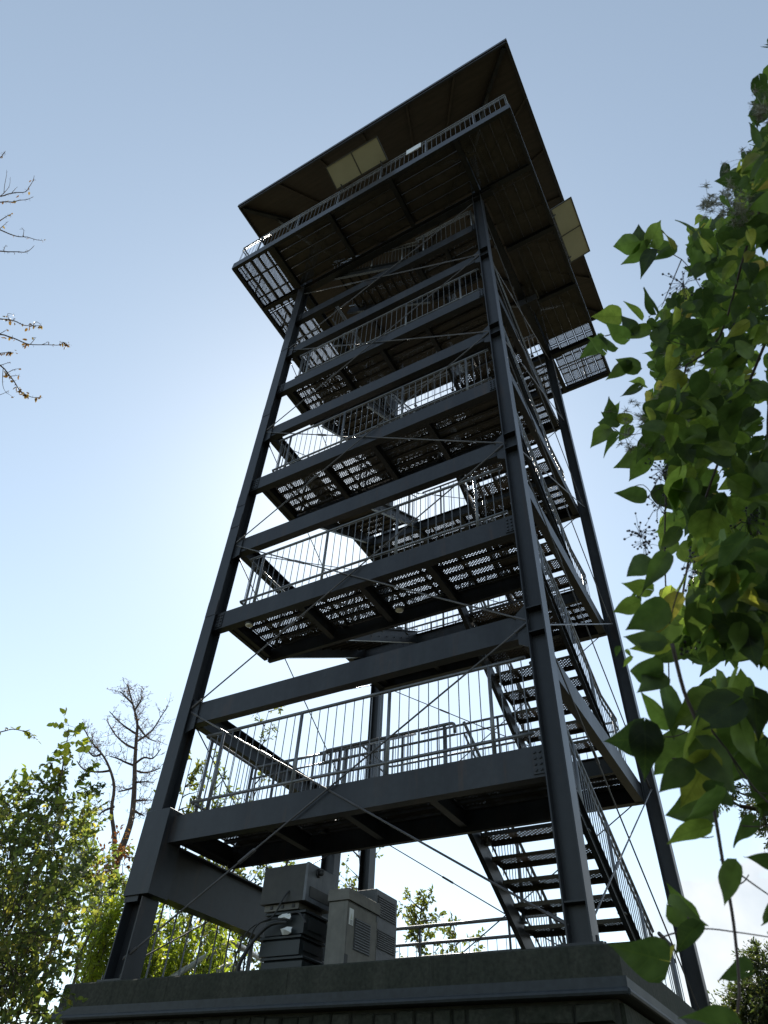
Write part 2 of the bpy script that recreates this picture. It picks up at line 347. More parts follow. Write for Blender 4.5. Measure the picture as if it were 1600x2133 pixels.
# ------------------------------------------------------------------ the tower
tower = empty('observation_tower', (3.0, 2.94, ZP)); tag(tower, 'tall dark grey steel observation tower with stairs and a roofed viewing deck', 'tower')
XR, YB = 5.993, 5.886
L1, M1, H, BH = 1.602, 3.345, 3.506, .347
LV = [L1+H*k for k in range(5)]; MV = [M1+H*k for k in range(5)]
ZD = 17.50                                            # viewing deck
CW = .235; RISE = M1-L1
def column(x, y, along_x, z0, z1, name='column'):
    b = MB(); pr = hsec(CW, CW, .016, .011)
    if along_x: b.prism(pr, (x, y, z0), (x, y, z1), X3, Y3)
    else: b.prism([(a, c) for a, c in pr], (x, y, z0), (x, y, z1), Y3, -X3)
    o = put(name, b, M_PAINT, tower); return o
cA, cB, cC, cD = (CW/2, CW/2), (XR-CW/2, CW/2), (XR-CW/2, YB-CW/2), (CW/2, YB-CW/2)
ZT = ZD-.22
colA = column(*cA, False, .55, ZT)
for c in (cB, cC, cD): column(*c, True, ZP+.02, ZT)
for c in (cA, cB, cC, cD):
    column(*c, True, ZD+.02, 22.3, 'roof_post')
    b = MB(); b.box((c[0]-.2, c[1]-.2 if c[1] > 1 else .003, ZP), (c[0]+.2, c[1]+.2, ZP+.02))
    for sx in (-.15, .15):
        for sy in (-.08, .15): b.tube([(c[0]+sx, c[1]+sy, ZP+.02), (c[0]+sx, c[1]+sy, ZP+.07)], .016, 6)
    put('base_plate', b, M_PAINT, tower)
for z in (5.2, 7.35, 7.95, 11.0, 13.9):                # splice joints on the left front flange
    b = MB(); b.box((.004, -.007, z-.16), (CW-.004, -.001, z+.16)); put('splice_plate', b, M_PAINT, tower)
b = MB(); b.prism(hsec(.30, .30, .018, .014), (.17, .15, ZP+.02), (.17, .15, .60), X3, Y3); put('column_foot', b, M_PAINT, tower)
b = MB(); chamfer_box(b, -.012, .425, -.03, .33, .62, 1.69, .006); put('column_sleeve', b, M_PAINT, tower)
b = MB(); b.prism([(-.11,0),(.11,0),(.11,-.02),(.01,-.02),(.01,-.63),(.11,-.63),(.11,-.65),(-.11,-.65),(-.11,-.63),(-.01,-.63),(-.01,-.02),(-.11,-.02)], (.16, .335, 1.34), (.16, 4.36, 1.34), X3, Z3)
put('deep_girder', b, M_PAINT2, tower)
b = MB(); b.prism(hsec(.2, .3, .014, .01), (.07, 4.52, ZP), (.07, 4.52, M1-.35), X3, Y3); put('support_post', b, M_PAINT, tower)
for z in [ZP+.02+.3] + MV:                             # stiffener plates inside the near column
    for dz in (-.34, .02):
        b = MB(); b.box((XR-CW+.018, .008, z+dz), (XR-.018, CW/2-.008, z+dz+.014)); put('stiffener_plate', b, M_PAINT, tower)
# front beams (one at every deck and one half way up)
CH = channel(BH, .14, .013)
def beam_x(name, x0, x1, y, z, toward=1, prof=CH, parent=None):
    b = MB(); b.prism([(p[0]*toward, p[1]) for p in prof], (x0, y, z), (x1, y, z), Y3, Z3); return put(name, b, M_PAINT2, parent or tower)
def beam_y(name, x, y0, y1, z, toward=1, prof=CH, parent=None):
    b = MB(); b.prism([(p[0]*toward, p[1]) for p in prof], (x, y0, z), (x, y1, z), X3, Z3); return put(name, b, M_PAINT2, parent or tower)
for z in LV + MV[:4]:
    beam_x('front_beam', CW/2+.012, XR-CW-.002, .08, z-.001)
for z in MV[:4]:
    beam_y('side_beam', 5.746, CW+.003, YB-CW-.003, z-.001, -1)
    beam_y('side_beam', .247, CW+.003, YB-CW-.003, z-.001, 1)
    beam_x('back_beam', CW+.003, XR-CW-.003, 5.74, z-.001, -1)
# planks: perforated top sheet with folded edges; local x along the plank, y across
PLANKS = {}
def plank_mesh(ln, wd, fl=.05):
    key = (round(ln, 3), round(wd, 3), fl)
    if key not in PLANKS:
        b = MB(); x, y, t = ln/2, wd/2, .004
        k_ = y*.80; b.box((-x, -k_, -t), (x, k_, 0), 0); b.box((-x, -y+t, -t), (x, -k_, 0), 1); b.box((-x, k_, -t), (x, y-t, 0), 1)
        b.box((-x, -y, -fl), (x, -y+t, 0), 1); b.box((-x, y-t, -fl), (x, y, 0), 1)
        b.box((-x, -y+t, -fl), (x, -y+.02, -fl+t), 1); b.box((-x, y-.02, -fl), (x, y-t, -fl+t), 1)
        b.box((-x, -y+t+.001, -t-.004), (-x+.035, y-t-.001, -t-.0005), 1); b.box((x-.035, -y+t+.001, -t-.004), (x, y-t-.001, -t-.0005), 1)
        PLANKS[key] = b.mesh('plank', [M_HOLE, M_DECK])
    return PLANKS[key]
def plank(parent, c, ln, wd, along='x', fl=.05, name='deck_plank'):
    return link(name, plank_mesh(ln, wd, fl), parent, c, (0,0,0 if along == 'x' else math.pi/2))
SMALL = channel(.26, .08, .010)
def floor_deck(name, x0, x1, y0, y1, z, cuts, front_edge, back_edge, nrow=5):
    e = empty(name, ((x0+x1)/2, (y0+y1)/2, z), tower)
    gap = .012; wd = (y1-y0)/nrow
    xs = [x0]+cuts+[x1]
    for i in range(len(xs)-1):
        for r in range(nrow):
            plank(e, ((xs[i]+xs[i+1])/2, y0+wd*(r+.5), z), xs[i+1]-xs[i]-gap, wd-gap)
    for xc in xs:
        b = MB(); b.prism([(-.05,0),(.05,0),(.05,-.012),(.006,-.012),(.006,-.19),(.05,-.19),(.05,-.20),(-.05,-.20),(-.05,-.19),(-.006,-.19),(-.006,-.012),(-.05,-.012)], (xc, y0+.01, z-.055), (xc, y1-.01, z-.055), X3, Z3)
        put('joist', b, M_PAINT2, e)
    if back_edge: beam_x('edge_beam', x0-.05, x1+.05, y1+.012, z-.003, 1, channel(.30, .07, .010), e)
    if front_edge: beam_x('edge_beam', x0-.05, x1+.05, y0-.012, z-.003, -1, channel(.30, .07, .010), e)
    beam_y('edge_beam', x0-.052, y0-.01, y1+.01, z-.002, -1, channel(.27, .07, .010), e)
    return e
for z in LV[:4]:
    floor_deck('floor_deck', .47, 5.66, .24, 1.34, z, [1.87, 3.05, 4.24], False, True)
floor_deck('floor_deck', 3.96, 5.66, .24, 1.34, LV[4], [4.8], False, True)
for z in MV[:4]:
    floor_deck('landing', .47, 5.66, 4.46, 5.66, z, [1.87, 3.05, 4.24], True, False)

BAL = [0]
def bal_mesh():
    b = MB(); b.tube([(0,0,0), (0,0,1)], .0065, 6, False); return b.mesh('baluster', M_GALV, True)
BM = bal_mesh()
PMESH = {}
def post_mesh(h):
    k = round(h, 3)
    if k not in PMESH:
        b = MB(); b.tube([(0,0,-.06), (0,0,h)], .024, 8); b.box((-.05,-.05,-.06), (.05,.05,-.045)); PMESH[k] = b.mesh('rail_post', M_GALV, True)
    return PMESH[k]
def arc_corner(path, rad=.12, n=4):
    path = [Vector(p) for p in path]; out = [path[0]]
    for i in range(1, len(path)-1):
        a, b, c = path[i-1], path[i], path[i+1]
        d0, d1 = (a-b), (c-b); r = min(rad, d0.length*.45, d1.length*.45)
        p, q = b + d0.normalized()*r, b + d1.normalized()*r
        for k in range(n+1):
            t = k/n; out.append(p*(1-t)**2 + b*2*t*(1-t) + q*t*t)
    out.append(path[-1]); return out
def railing(path, pipes=((1.17,.024),(.19,.022)), post=1.41, bal=.140, singles=False, ends=False, parent=None, first=None, balz=(.02, None), mat_=None, sub=True, br=.0065):
    """Guard rail along a polyline given at floor height."""
    parent = parent or tower; mat_ = mat_ or M_GALV
    P = [Vector(p) for p in path]
    top = pipes[0][0]; org = P[0]
    o = empty('railing', org, parent) if sub else parent
    for k, (h, r) in enumerate(pipes):
        m = MB(); m.tube(arc_corner([p+Vector((0,0,h)) for p in P]), r, 8)
        if ends and k == 0 and len(pipes) > 1:
            m = MB(); m.tube(arc_corner([P[0]+Vector((0,0,pipes[1][0]+.03))]+[p+Vector((0,0,h)) for p in P]+[P[-1]+Vector((0,0,pipes[1][0]+.03))], .09), r, 8)
        put('handrail' if k == 0 else 'lower_rail', m, mat_, o, org, True)
    seg = [(P[i+1]-P[i]).length for i in range(len(P)-1)]; tot = sum(seg)
    def where(s):
        for i, l in enumerate(seg):
            if s <= l+1e-6 or i == len(seg)-1: return P[i].lerp(P[i+1], min(1, s/l))
            s -= l
    n = max(1, round(tot/post)) if first is None else None
    ps = [tot*(k+.5)/n for k in range(n)] if first is None else [first + post*k for k in range(int((tot-first)/post+.99)) if first+post*k < tot]
    for s in ps: link('rail_post', post_mesh(top), o, where(s))
    stuff = MB(); s = bal*.6
    b0 = balz[0]; b1 = (top if balz[1] is None else balz[1])
    while s < tot:
        p = where(s)
        if min([abs(s-q) for q in ps] + [9]) > .045:
            if singles and BAL[0] < 298:
                BAL[0] += 1; link('baluster', BM, o, p+Vector((0,0,b0)), scale=(1,1,b1-b0))
            else: stuff.tube([p+Vector((0,0,b0)), p+Vector((0,0,b1))], br, 5, False)
        s += bal
    if stuff.v: put('balusters', stuff, mat_, o, org, True, 'stuff')
    return o
D2 = ((1.17,.024), (.99,.018), (.10,.016))
for i, z in enumerate(LV[:4]):
    railing([(.60,.16,z), (5.64,.16,z)], first=.33, singles=True)
    railing([(.60,.17,z), (.60,1.40,z)], post=1.0, first=.12)
    railing([(5.66,.30,z), (5.66,1.40,z)], post=1.0, first=.12)
    railing([(1.98,1.30,z), (4.16,1.30,z)], D2[:2], post=.95, first=.12, singles=(i == 0), ends=True)
railing([(3.95,.16,LV[4]), (5.62,.16,LV[4]), (5.66,1.40,LV[4])], ((1.17,.024),(1.02,.018)), first=.25)
for z in MV[:4]:
    railing([(.62,4.50,z), (.62,5.60,z), (5.60,5.60,z), (5.60,4.50,z)], D2, post=1.35)
    railing([(1.98,4.50,z), (4.16,4.50,z)], D2[:2], post=1.0)

TREADS = {}
def tread_mesh(wd, dp):
    k = (round(wd,3), round(dp,3))
    if k not in TREADS:
        b = MB(); x, y, t = wd/2, dp/2, .004
        b.box((-x+.05, -y+.045, -t), (x-.05, y-.05, 0), 0); b.box((-x, -y+t, -t), (x, -y+.045, 0), 1); b.box((-x, y-.05, -t), (x, y-t, 0), 1); b.box((-x, -y+.045, -t), (-x+.05, y-.05, 0), 1); b.box((x-.05, -y+.045, -t), (x, y-.05, 0), 1)
        b.box((-x, -y, -.065), (x, -y+t, 0), 1); b.box((-x, y-t, -.05), (x, y, 0), 1)
        b.box((-x, -y+t, -.05), (-x+t, y-t, -t-.001), 1); b.box((x-t, -y+t, -.05), (x, y-t, -t-.001), 1)
        TREADS[k] = b.mesh('tread', [M_TREAD, M_DECK])
    return TREADS[k]
def flight(c0, c1, p0, p1, z0, z1, axis='y', nris=9, rails=(True, True), sg=False):
    """Stair between p0 (low end) and p1 (high end) along an axis, spanning c0..c1 across it."""
    cm = (c0+c1)/2
    e = empty('stair_flight', (cm, (p0+p1)/2, (z0+z1)/2) if axis == 'y' else ((p0+p1)/2, cm, (z0+z1)/2), tower)
    def pt(c, p, z): return Vector((c, p, z)) if axis == 'y' else Vector((p, c, z))
    s = 1 if p1 > p0 else -1
    run = (p1-p0)/(nris-.0); rise = (z1-z0)/nris
    tm = tread_mesh(c1-c0-.04, abs(run)+.02)
    rotz = 0 if axis == 'y' else math.pi/2
    if s < 0: rotz += math.pi
    for i in range(1, nris):
        link('tread', tm, e, pt(cm, p0+run*(i-.5), z0+rise*i), (0,0,rotz))
    slope = Vector(pt(0, p1, z1)-pt(0, p0, z0)).normalized(); cross = X3 if axis == 'y' else Y3
    nrm = cross.cross(slope); nrm = nrm if nrm.z > 0 else -nrm
    for c, sd in ((c0, -1), (c1, 1)):
        b = MB(); b.prism([(x*sd, y) for x, y in channel(.27, .065, .010)], pt(c, p0, z0+.09), pt(c, p1, z1+.09-rise*0), cross, nrm)
        put('stringer', b, M_PAINT2, e)
    for k, c in enumerate((c0+.02, c1-.02)):
        if rails[k]:
            off = rise*.5
            railing([pt(c, p0-run*.2, z0+off), pt(c, p1+run*.2, z1+off)], ((1.08,.024),(.90,.016),(.10,.014)), post=1.2, bal=.13, singles=sg and k == 1)
    return e
flight(4.26, 5.62, 4.75, 1.42, ZP, L1, nris=10, sg=True)
for k in range(4):
    flight(.56, 1.88, 1.42, 4.42, LV[k], MV[k])
    flight(4.26, 5.62, 4.42, 1.42, MV[k], LV[k+1])
flight(.24, 1.40, 3.92, 1.0, LV[4], ZD, axis='x', nris=9)

# viewing deck: a ring of perforated planks round the stair well
CX, CY, PW = 3.0239, 2.9565, 4.44
deck = empty('viewing_deck', (CX, CY, ZD), tower)
ox0, ox1, oy0, oy1 = CX-PW, CX+PW, CY-PW, CY+PW
ix0, ix1, iy0, iy1 = -.02, 6.02, -.02, 5.90
def strip(a0, a1, b0, b1, along, n):                    # planks between a0..a1 (length, cut at joists) and b0..b1 (across)
    wd = (b1-b0)/n
    k = max(1, round((a1-a0)/1.92)); ln = (a1-a0)/k
    for i in range(k):
        for j in range(n):
            c = (a0+ln*(i+.5), b0+wd*(j+.5))
            plank(deck, (c[0], c[1], ZD) if along == 'x' else (c[1], c[0], ZD), ln-.02, wd-.014, along)
strip(oy0+.03, oy1-.03, ox0+.03, ix0, 'y', 5)
strip(oy0+.03, oy1-.03, ix1, ox1-.03, 'y', 5)
strip(ix0+.02, ix1-.02, oy0+.03, iy0, 'x', 5)
strip(ix0+.02, ix1-.02, iy1, oy1-.03, 'x', 5)
IJ = [(-.06,0),(.06,0),(.06,-.012),(.006,-.012),(.006,-.188),(.06,-.188),(.06,-.20),(-.06,-.20),(-.06,-.188),(-.006,-.188),(-.006,-.012),(-.06,-.012)]
zj = ZD-.056
for xj in (CW/2-.06, 2.02, 3.98, XR-CW/2+.06):
    for a, c in ((oy0+.02, iy0-.005), (iy1+.005, oy1-.02)):
        b = MB(); b.prism(IJ, (xj, a, zj), (xj, c, zj), X3, Z3); put('joist', b, M_PAINT2, deck)
for yj in (CW/2-.06, 1.87, 3.80, YB-CW/2+.06):
    for a, c in ((ox0+.02, ix0-.005), (ix1+.005, ox1-.02)):
        b = MB(); b.prism(IJ, (a, yj, zj-.002), (c, yj, zj-.002), Y3, Z3); put('joist', b, M_PAINT2, deck)
MBP = [(-.09,0),(.09,0),(.09,-.016),(.008,-.016),(.008,-.28),(.09,-.28),(.09,-.30),(-.09,-.30),(-.09,-.28),(-.008,-.28),(-.008,-.016),(-.09,-.016)]
for y in (cA[1], cC[1]):
    b = MB(); b.prism(MBP, (-.3, y, ZD-.06), (XR+.3, y, ZD-.06), Y3, Z3); put('main_beam', b, M_PAINT2, deck)
for x in (cA[0], cB[0]):
    b = MB(); b.prism(MBP, (x, cA[1]+.1, ZD-.063), (x, cC[1]-.1, ZD-.063), X3, Z3); put('main_beam', b, M_PAINT2, deck)
for p, q, o_ in (((ox0,oy0),(ox1,oy0),'x'), ((ox0,oy1),(ox1,oy1),'x'), ((ox0,oy0+.02),(ox0,oy1-.02),'y'), ((ox1,oy0+.02),(ox1,oy1-.02),'y')):
    b = MB()
    if o_ == 'x': b.box((p[0], p[1]-.01, ZD-.21), (q[0], p[1]+.01, ZD+.13)); b.box((p[0], p[1]+.011 if p[1] < 0 else p[1]-.09, ZD-.209), (q[0], p[1]+.09 if p[1] < 0 else p[1]-.011, ZD-.198))
    else: b.box((p[0]-.01, p[1], ZD-.211), (p[0]+.01, q[1], ZD+.131)); b.box((p[0]+.011 if p[0] < 0 else p[0]-.09, p[1], ZD-.212), (p[0]+.09 if p[0] < 0 else p[0]-.011, q[1], ZD-.20))
    put('fascia_beam', b, M_PAINT, deck)
i_ = .055
PR = ((1.27,.024), (1.10,.018), (.22,.018))
railing([(ox0+i_, oy0+i_, ZD), (ox1-i_, oy0+i_, ZD)], PR, post=1.42, first=.75, bal=.142, singles=True, parent=tower)
railing([(ox1-i_, oy0+i_, ZD), (ox1-i_, oy1-i_, ZD)], PR, post=1.42, first=.7, bal=.142)
railing([(ox1-i_, oy1-i_, ZD), (ox0+i_, oy1-i_, ZD)], PR, post=1.42, first=.7, bal=.142)
railing([(ox0+i_, oy1-i_, ZD), (ox0+i_, oy0+i_, ZD)], PR, post=1.42, first=.7, bal=.142)
railing([(1.0, 1.46, ZD), (5.78, 1.46, ZD), (5.78, 5.62, ZD), (.25, 5.62, ZD), (.25, 1.46, ZD)], ((1.17,.024),(1.0,.018),(.1,.016)), post=1.4)

# roof: shallow hipped slab with boarded underside
RW = 4.93; ZR = 21.62
b = MB(); rise_ = .75
x0, x1, y0, y1 = CX-RW, CX+RW, CY-RW, CY+RW
base = [(x0,y0,ZR),(x1,y0,ZR),(x1,y1,ZR),(x0,y1,ZR)]
up = [(x, y, z+.16) for x, y, z in base]
b.add(base+up+[(CX,CY,ZR+rise_),(CX,CY,ZR+rise_+.18)], [(0,1,5,4),(1,2,6,5),(2,3,7,6),(3,0,4,7),(4,5,9),(5,6,9),(6,7,9),(7,4,9)], 0)
b.add(base+[(CX,CY,ZR+rise_)], [(1,0,4),(2,1,4),(3,2,4),(0,3,4)], 1)
roof = put('roof', b, [M_FASCIA, M_SOFFIT], tower, (CX, CY, ZR))
for i in range(4):
    p = Vector(base[i]); q = Vector((CX, CY, ZR+rise_)); d = (q-p)
    b = MB(); b.bar(p+d*.03+Vector((0,0,-.09)), q+Vector((0,0,-.09)), .11, .17); put('hip_rafter', b, M_PAINT2, roof)
    a, c = Vector(base[i]), Vector(base[(i+1)%4]); mid = Vector((CX, CY, 0))
    def ins(p_, k): return Vector((p_.x+(CX-p_.x)*k, p_.y+(CY-p_.y)*k, ZR+rise_*k-.11))
    b = MB(); b.bar(ins(a,.385), ins(c,.385), .12, .2); put('eave_beam', b, M_PAINT2, roof)
    b = MB(); b.bar(ins(a,.012)+Vector((0,0,.05)), ins(c,.012)+Vector((0,0,.05)), .05, .1); put('verge_board', b, M_FASCIA, roof)
    for k in range(1, 6):
        s = a.lerp(c, k/6); f = min(k, 6-k)/3.0
        e2 = Vector((s.x+(CX-s.x)*f*.96, s.y+(CY-s.y)*f*.96, ZR+rise_*f*.96))
        st = Vector((s.x, s.y, ZR)).lerp(e2, .02)
        b = MB(); b.bar(st+Vector((0,0,-.05)), e2+Vector((0,0,-.05)), .06, .09); put('rafter', b, M_SOFFIT, roof)
for c, sx, sy in ((cA,1,1),(cB,-1,1),(cC,-1,-1),(cD,1,-1)):
    b = MB(); b.bar((c[0]+sx*.12, c[1]+sy*.12, 20.2), (c[0]-sx*1.1, c[1]-sy*1.1, ZR+.05), .09, .09); b.bar((c[0]+sx*.12, c[1], 20.6), (c[0]+sx*1.3, c[1], ZR+.25), .08, .08); b.bar((c[0], c[1]+sy*.12, 20.6), (c[0], c[1]+sy*1.3, ZR+.25), .08, .08)
    put('roof_brace', b, M_PAINT2, tower)

# tie rods
def rod(p, q, r=.0105):
    p = Vector(p); q = Vector(q); d = (q-p).normalized()
    b = MB(); b.tube([p, q], r, 7)
    for e, s in ((p, 1), (q, -1)): b.tube([e+d*s*.02, e+d*s*.22], r*1.7, 7)
    mdl = p.lerp(q, .30); b.tube([mdl-d*.14, mdl-d*.12, mdl+d*.12, mdl+d*.14], [r, r*1.9, r*1.9, r], 8)
    return put('tie_rod', b, M_ROD, tower)
ZJ = [ZP+.17] + [z-.14 for z in MV]
for k in range(5):
    lo, hi = ZJ[k], ZJ[k+1]
    if k == 4: hi = MV[3]+H-.5
    rod((.22, .045, lo+.05), (XR-CW+.02, .045, hi-.02), .012); rod((.22, .062, hi), (XR-CW+.02, .062, lo), .012)
    rod((XR-.08, CW-.02, lo), (XR-.08, YB-CW+.02, hi)); rod((XR-.10, CW-.02, hi), (XR-.10, YB-CW+.02, lo))
    rod((.08, CW-.02, lo), (.08, YB-CW+.02, hi)); rod((.10, CW-.02, hi), (.10, YB-CW+.02, lo))
    rod((.22, YB-.06, lo), (XR-.22, YB-.06, hi)); rod((.22, YB-.08, hi), (XR-.22, YB-.08, lo))

def bolts(parent, pts, nrm, r=.016):
    b = MB(); nrm = Vector(nrm)
    for p in pts: p = Vector(p); b.tube([p, p+nrm*.014], r, 6)
    return put('bolts', b, M_PAINT, parent, kind='stuff')
for z in MV[:4]:                                       # gusset plates where the rods meet the columns
    for x0, x1 in ((CW/2+.012, CW+.14), (XR-CW-.14, XR-CW-.002)):
        b = MB(); xa, xb = (x0, x1) if x0 < 3 else (x1, x0)
        b.prism([(xa, -.42), (xb, -.34), (xb, .10), (xa, .22)], (0, .054, z-.10), (0, .064, z-.10), X3, Z3); put('gusset_plate', b, M_PAINT2, tower)
for z in LV + MV[:4]:                                  # bolted end plates of the front beams
    for x0, x1 in ((CW+.005, CW+.135), (XR-CW-.145, XR-CW-.012)):
        b = MB(); b.box((x0, .066, z-BH+.03), (x1, .079, z-.03)); o = put('end_plate', b, M_PAINT2, tower)
        bolts(o, [(x0+.035+.06*i, .0655, z-.08-.065*j) for i in range(2) for j in range(4)], -Y3)
for k in range(4):                                     # bolt rows along the inner stringers
    bolts(tower, [(1.895, 1.62+.30*i, LV[k]+.02+.174*i) for i in range(9)] + [(1.895, 1.70+.30*i, LV[k]-.10+.174*i) for i in range(9)], X3, .014)
# small fittings on the tower
def board(label, along, c0, c1, edge):
    """Pale display board: leans outward from the top rail; frame, two panes."""
    out = Vector((0,-1,0)) if along == 'x' else Vector((1,0,0)); ax = X3 if along == 'x' else Y3
    zi, zo, dp = ZD+1.30, ZD+1.47, .66
    mid = ax*((c0+c1)/2) + (Y3 if along == 'x' else X3)*edge
    t = empty('display_board', mid + Vector((0,0,zi))); tag(t, label, 'display board', 'display boards on the viewing deck rail')
    def p(c, k, dz=0):
        v = ax*c + (Y3 if along == 'x' else X3)*edge + out*(k*dp) + Vector((0,0, zi+(zo-zi)*k+dz)); return v
    sl = (p(c0,1)-p(c0,0)).normalized(); nr = ax.cross(sl); nr = nr if nr.z > 0 else -nr
    def slab(a, b_, k0, k1, th, off=0):
        m_ = MB(); q = [p(a,k0)+nr*off, p(b_,k0)+nr*off, p(b_,k1)+nr*off, p(a,k1)+nr*off]
        m_.add(q+[v+nr*th for v in q], [(0,1,2,3),(7,6,5,4),(0,4,5,1),(1,5,6,2),(2,6,7,3),(3,7,4,0)]); return m_
    cm = (c0+c1)/2
    for a, b_ in ((c0+.032, cm-.017), (cm+.017, c1-.032)):
        put('pane', slab(a, b_, .05, .95, .012, .008), M_BOARD, t)
    f = MB()
    for s_ in (slab(c0,c1,0,.045,.034), slab(c0,c1,.955,1,.034), slab(c0,c0+.03,.046,.954,.034), slab(c1-.03,c1,.046,.954,.034), slab(cm-.015,cm+.015,.046,.954,.034)): f.add(s_.v, s_.f)
    put('frame', f, M_GREY, t)
    for c in (c0+.2, c1-.2):
        k = MB(); k.bar(p(c,.12,-.014), p(c,-.06,-.10), .03, .03); put('bracket', k, M_PAINT, t)
board('pale two-pane display board leaning out over the long front rail of the viewing deck', 'x', 2.16, 3.90, oy0-.02)
board('pale two-pane display board leaning out over the right-hand side rail of the viewing deck', 'y', 2.02, 3.88, ox1+.02)
b = MB(); b.box((4.50, oy0-.012, ZD+.82), (4.95, oy0+.004, ZD+1.16)); b.box((4.60, oy0+.005, ZD+.95), (4.85, oy0+.05, ZD+1.0)); tag(put('notice_plate', b, M_SIGN), 'small blank white plate fixed to the front rail of the viewing deck', 'sign')
t = empty('floodlight', (6.0, 3.56, ZD-.35)); tag(t, 'dark twin floodlight on a bracket hanging under the viewing deck edge', 'floodlight')
for sx in (-.16, .16):
    b = MB(); b.box((6.0+sx-.12, 3.40, ZD-.78), (6.0+sx+.12, 3.72, ZD-.50)); b.box((6.0+sx-.14, 3.37, ZD-.80), (6.0+sx+.14, 3.42, ZD-.48)); put('lamp_head', b, M_RUBBER, t)
b = MB(); b.bar((5.76, 3.56, ZD-.46), (6.34, 3.56, ZD-.46), .04, .04); b.bar((6.0, 3.56, ZD-.46), (6.0, 3.56, ZD-.27), .04, .04, Y3); b.bar((6.34,3.56,ZD-.46),(6.34,3.3,ZD-.46),.03,.03); put('bracket', b, M_GALV, t)
for (x, y), lb in (((.90, .20), 'left end'), ((3.4, .95), 'middle')):
    t = empty('bulkhead_lamp', (x, y, LV[1]-.36)); tag(t, 'round white bulkhead lamp under the second stair deck near its %s' % lb, 'lamp')
    b = MB(); b.tube([(x, y, LV[1]-.375), (x, y, LV[1]-.335)], .075, 14); put('lamp_body', b, M_GREY, t)
    b = MB(); b.tube([(x, y, LV[1]-.40), (x, y, LV[1]-.39), (x, y, LV[1]-.376)], [.03, .055, .065], 14); put('lamp_glass', b, M_LAMP, t, smooth=True)

# ------------------------------------------------------------------ equipment on the plinth
def cab(x0, x1, y0, y1, z0, z1, mat_, parent, name, c=.008):
    b = MB(); chamfer_box(b, x0, x1, y0, y1, z0, z1, c); return put(name, b, mat_, parent)
def grille(parent, x, y0, y1, z0, z1, n, name='grille'):  # louvred inset on a +X face
    b = MB(); b.box((x-.002, y0, z0), (x+.002, y1, z1), 0)
    o = put(name, b, M_BLIND, parent)
    for k in range(n):
        z = z0+(z1-z0)*(k+.5)/n
        s = MB(); s.bar((x+.006, y0+.01, z), (x+.006, y1-.01, z), .012, (z1-z0)/n*.42); put('slat', s, M_GREY, o)
t = empty('equipment_case', (2.25, .7, .42)); tag(t, 'grey metal case with black knob lying on top of the dark crates', 'equipment case')
body = cab(1.92, 2.545, .40, 1.0, .455, .862, M_CASE, t, 'case_body')
cab(2.549, 2.585, .392, 1.008, .45, .868, M_GREY, t, 'case_lid')
cab(1.96, 2.46, .45, .95, .385, .452, M_BEIGE, t, 'tray', .004)
for k in range(3):
    s = MB(); s.box((2.05+k*.16, .438, .405), (2.085+k*.16, .449, .44)); put('vent_slot', s, M_RUBBER, t)
s = MB(); s.tube([(2.588, .60, .79), (2.602, .60, .79)], .05, 12); s.tube([(2.602, .60, .79), (2.65, .60, .79), (2.665, .60, .79)], [.03, .034, .022], 12); put('knob', s, M_RUBBER, t, smooth=True)
s = MB(); s.box((2.587, .46, .50), (2.594, .90, .615)); put('vent_panel', s, M_CASE, t)
lab = ['topmost of the three dark crates stacked under the grey case', 'middle of the three dark crates stacked under the grey case', 'lowest of the three dark crates stacked under the grey case']
zc = [.13, -.075, -.292]; hc = [.245, .20, .21]
for k in range(3):
    t = empty('crate', (2.28, .7, zc[k])); tag(t, lab[k], 'crate', 'dark crates stacked on the plinth')
    dx = (.0, -.03, .03)[k]
    cab(2.0+dx, 2.56+dx, .46, .95, zc[k], zc[k]+hc[k]-.035, M_CRATE, t, 'crate_body', .02)
    cab(1.985+dx, 2.575+dx, .445, .965, zc[k]+hc[k]-.033, zc[k]+hc[k]-.006, M_CRATE, t, 'rim', .008)
    s = MB(); s.box((2.562+dx, .53, zc[k]+.05), (2.574+dx, .88, zc[k]+hc[k]-.07)); put('front_panel', s, M_CRATE, t)
t = empty('power_cabinet', (3.05, .74, ZP)); tag(t, 'beige cabinet with pale lid and louvred side beside the crate stack', 'cabinet')
cab(2.93, 3.18, .40, 1.08, ZP+.012, .40, M_BEIGE, t, 'cabinet_body'); cab(2.915, 3.20, .385, 1.10, .403, .525, M_BEIGE, t, 'lid', .012)
grille(t, 3.183, .57, .92, -.05, .26, 12)
s = MB(); s.box((3.181, .445, .17), (3.184, .535, .33)); lb = put('warning_label', s, M_PAPER, t)
s = MB(); s.add([(3.186,.465,.225),(3.186,.515,.225),(3.186,.49,.285)], [(0,1,2)]); put('triangle_mark', s, M_BOARD, lb)
for k in range(4):
    s = MB(); s.box((3.1845,.46,.212-k*.011), (3.1853,.52,.216-k*.011)); put('text_line', s, M_BLIND, lb)
s = MB(); s.box((3.182, .40, -.25), (3.19, .46, -.12)); put('latch', s, M_RUBBER, t)
for z0 in (-.245, .355):
    s = MB(); s.tube([(3.184, 1.055, z0-.03), (3.184, 1.055, z0+.03)], .008, 8); put('hinge', s, M_GREY, t)
s = MB(); s.box((3.1805, .415, -.275), (3.1812, 1.065, -.268)); s.box((3.1805, .415, .385), (3.1812, 1.065, .392)); s.box((3.1805, .412, -.27), (3.1812, .419, .39)); s.box((3.1805, 1.061, -.27), (3.1812, 1.068, .39)); put('door_seam', s, M_BLIND, t)
t = empty('vented_cabinet', (2.8, 1.42, ZP)); tag(t, 'tall grey cabinet with three dark louvre bands behind the beige cabinet', 'cabinet')
cab(2.72, 3.10, 1.16, 1.69, ZP+.012, .725, M_GREY, t, 'cabinet_body')
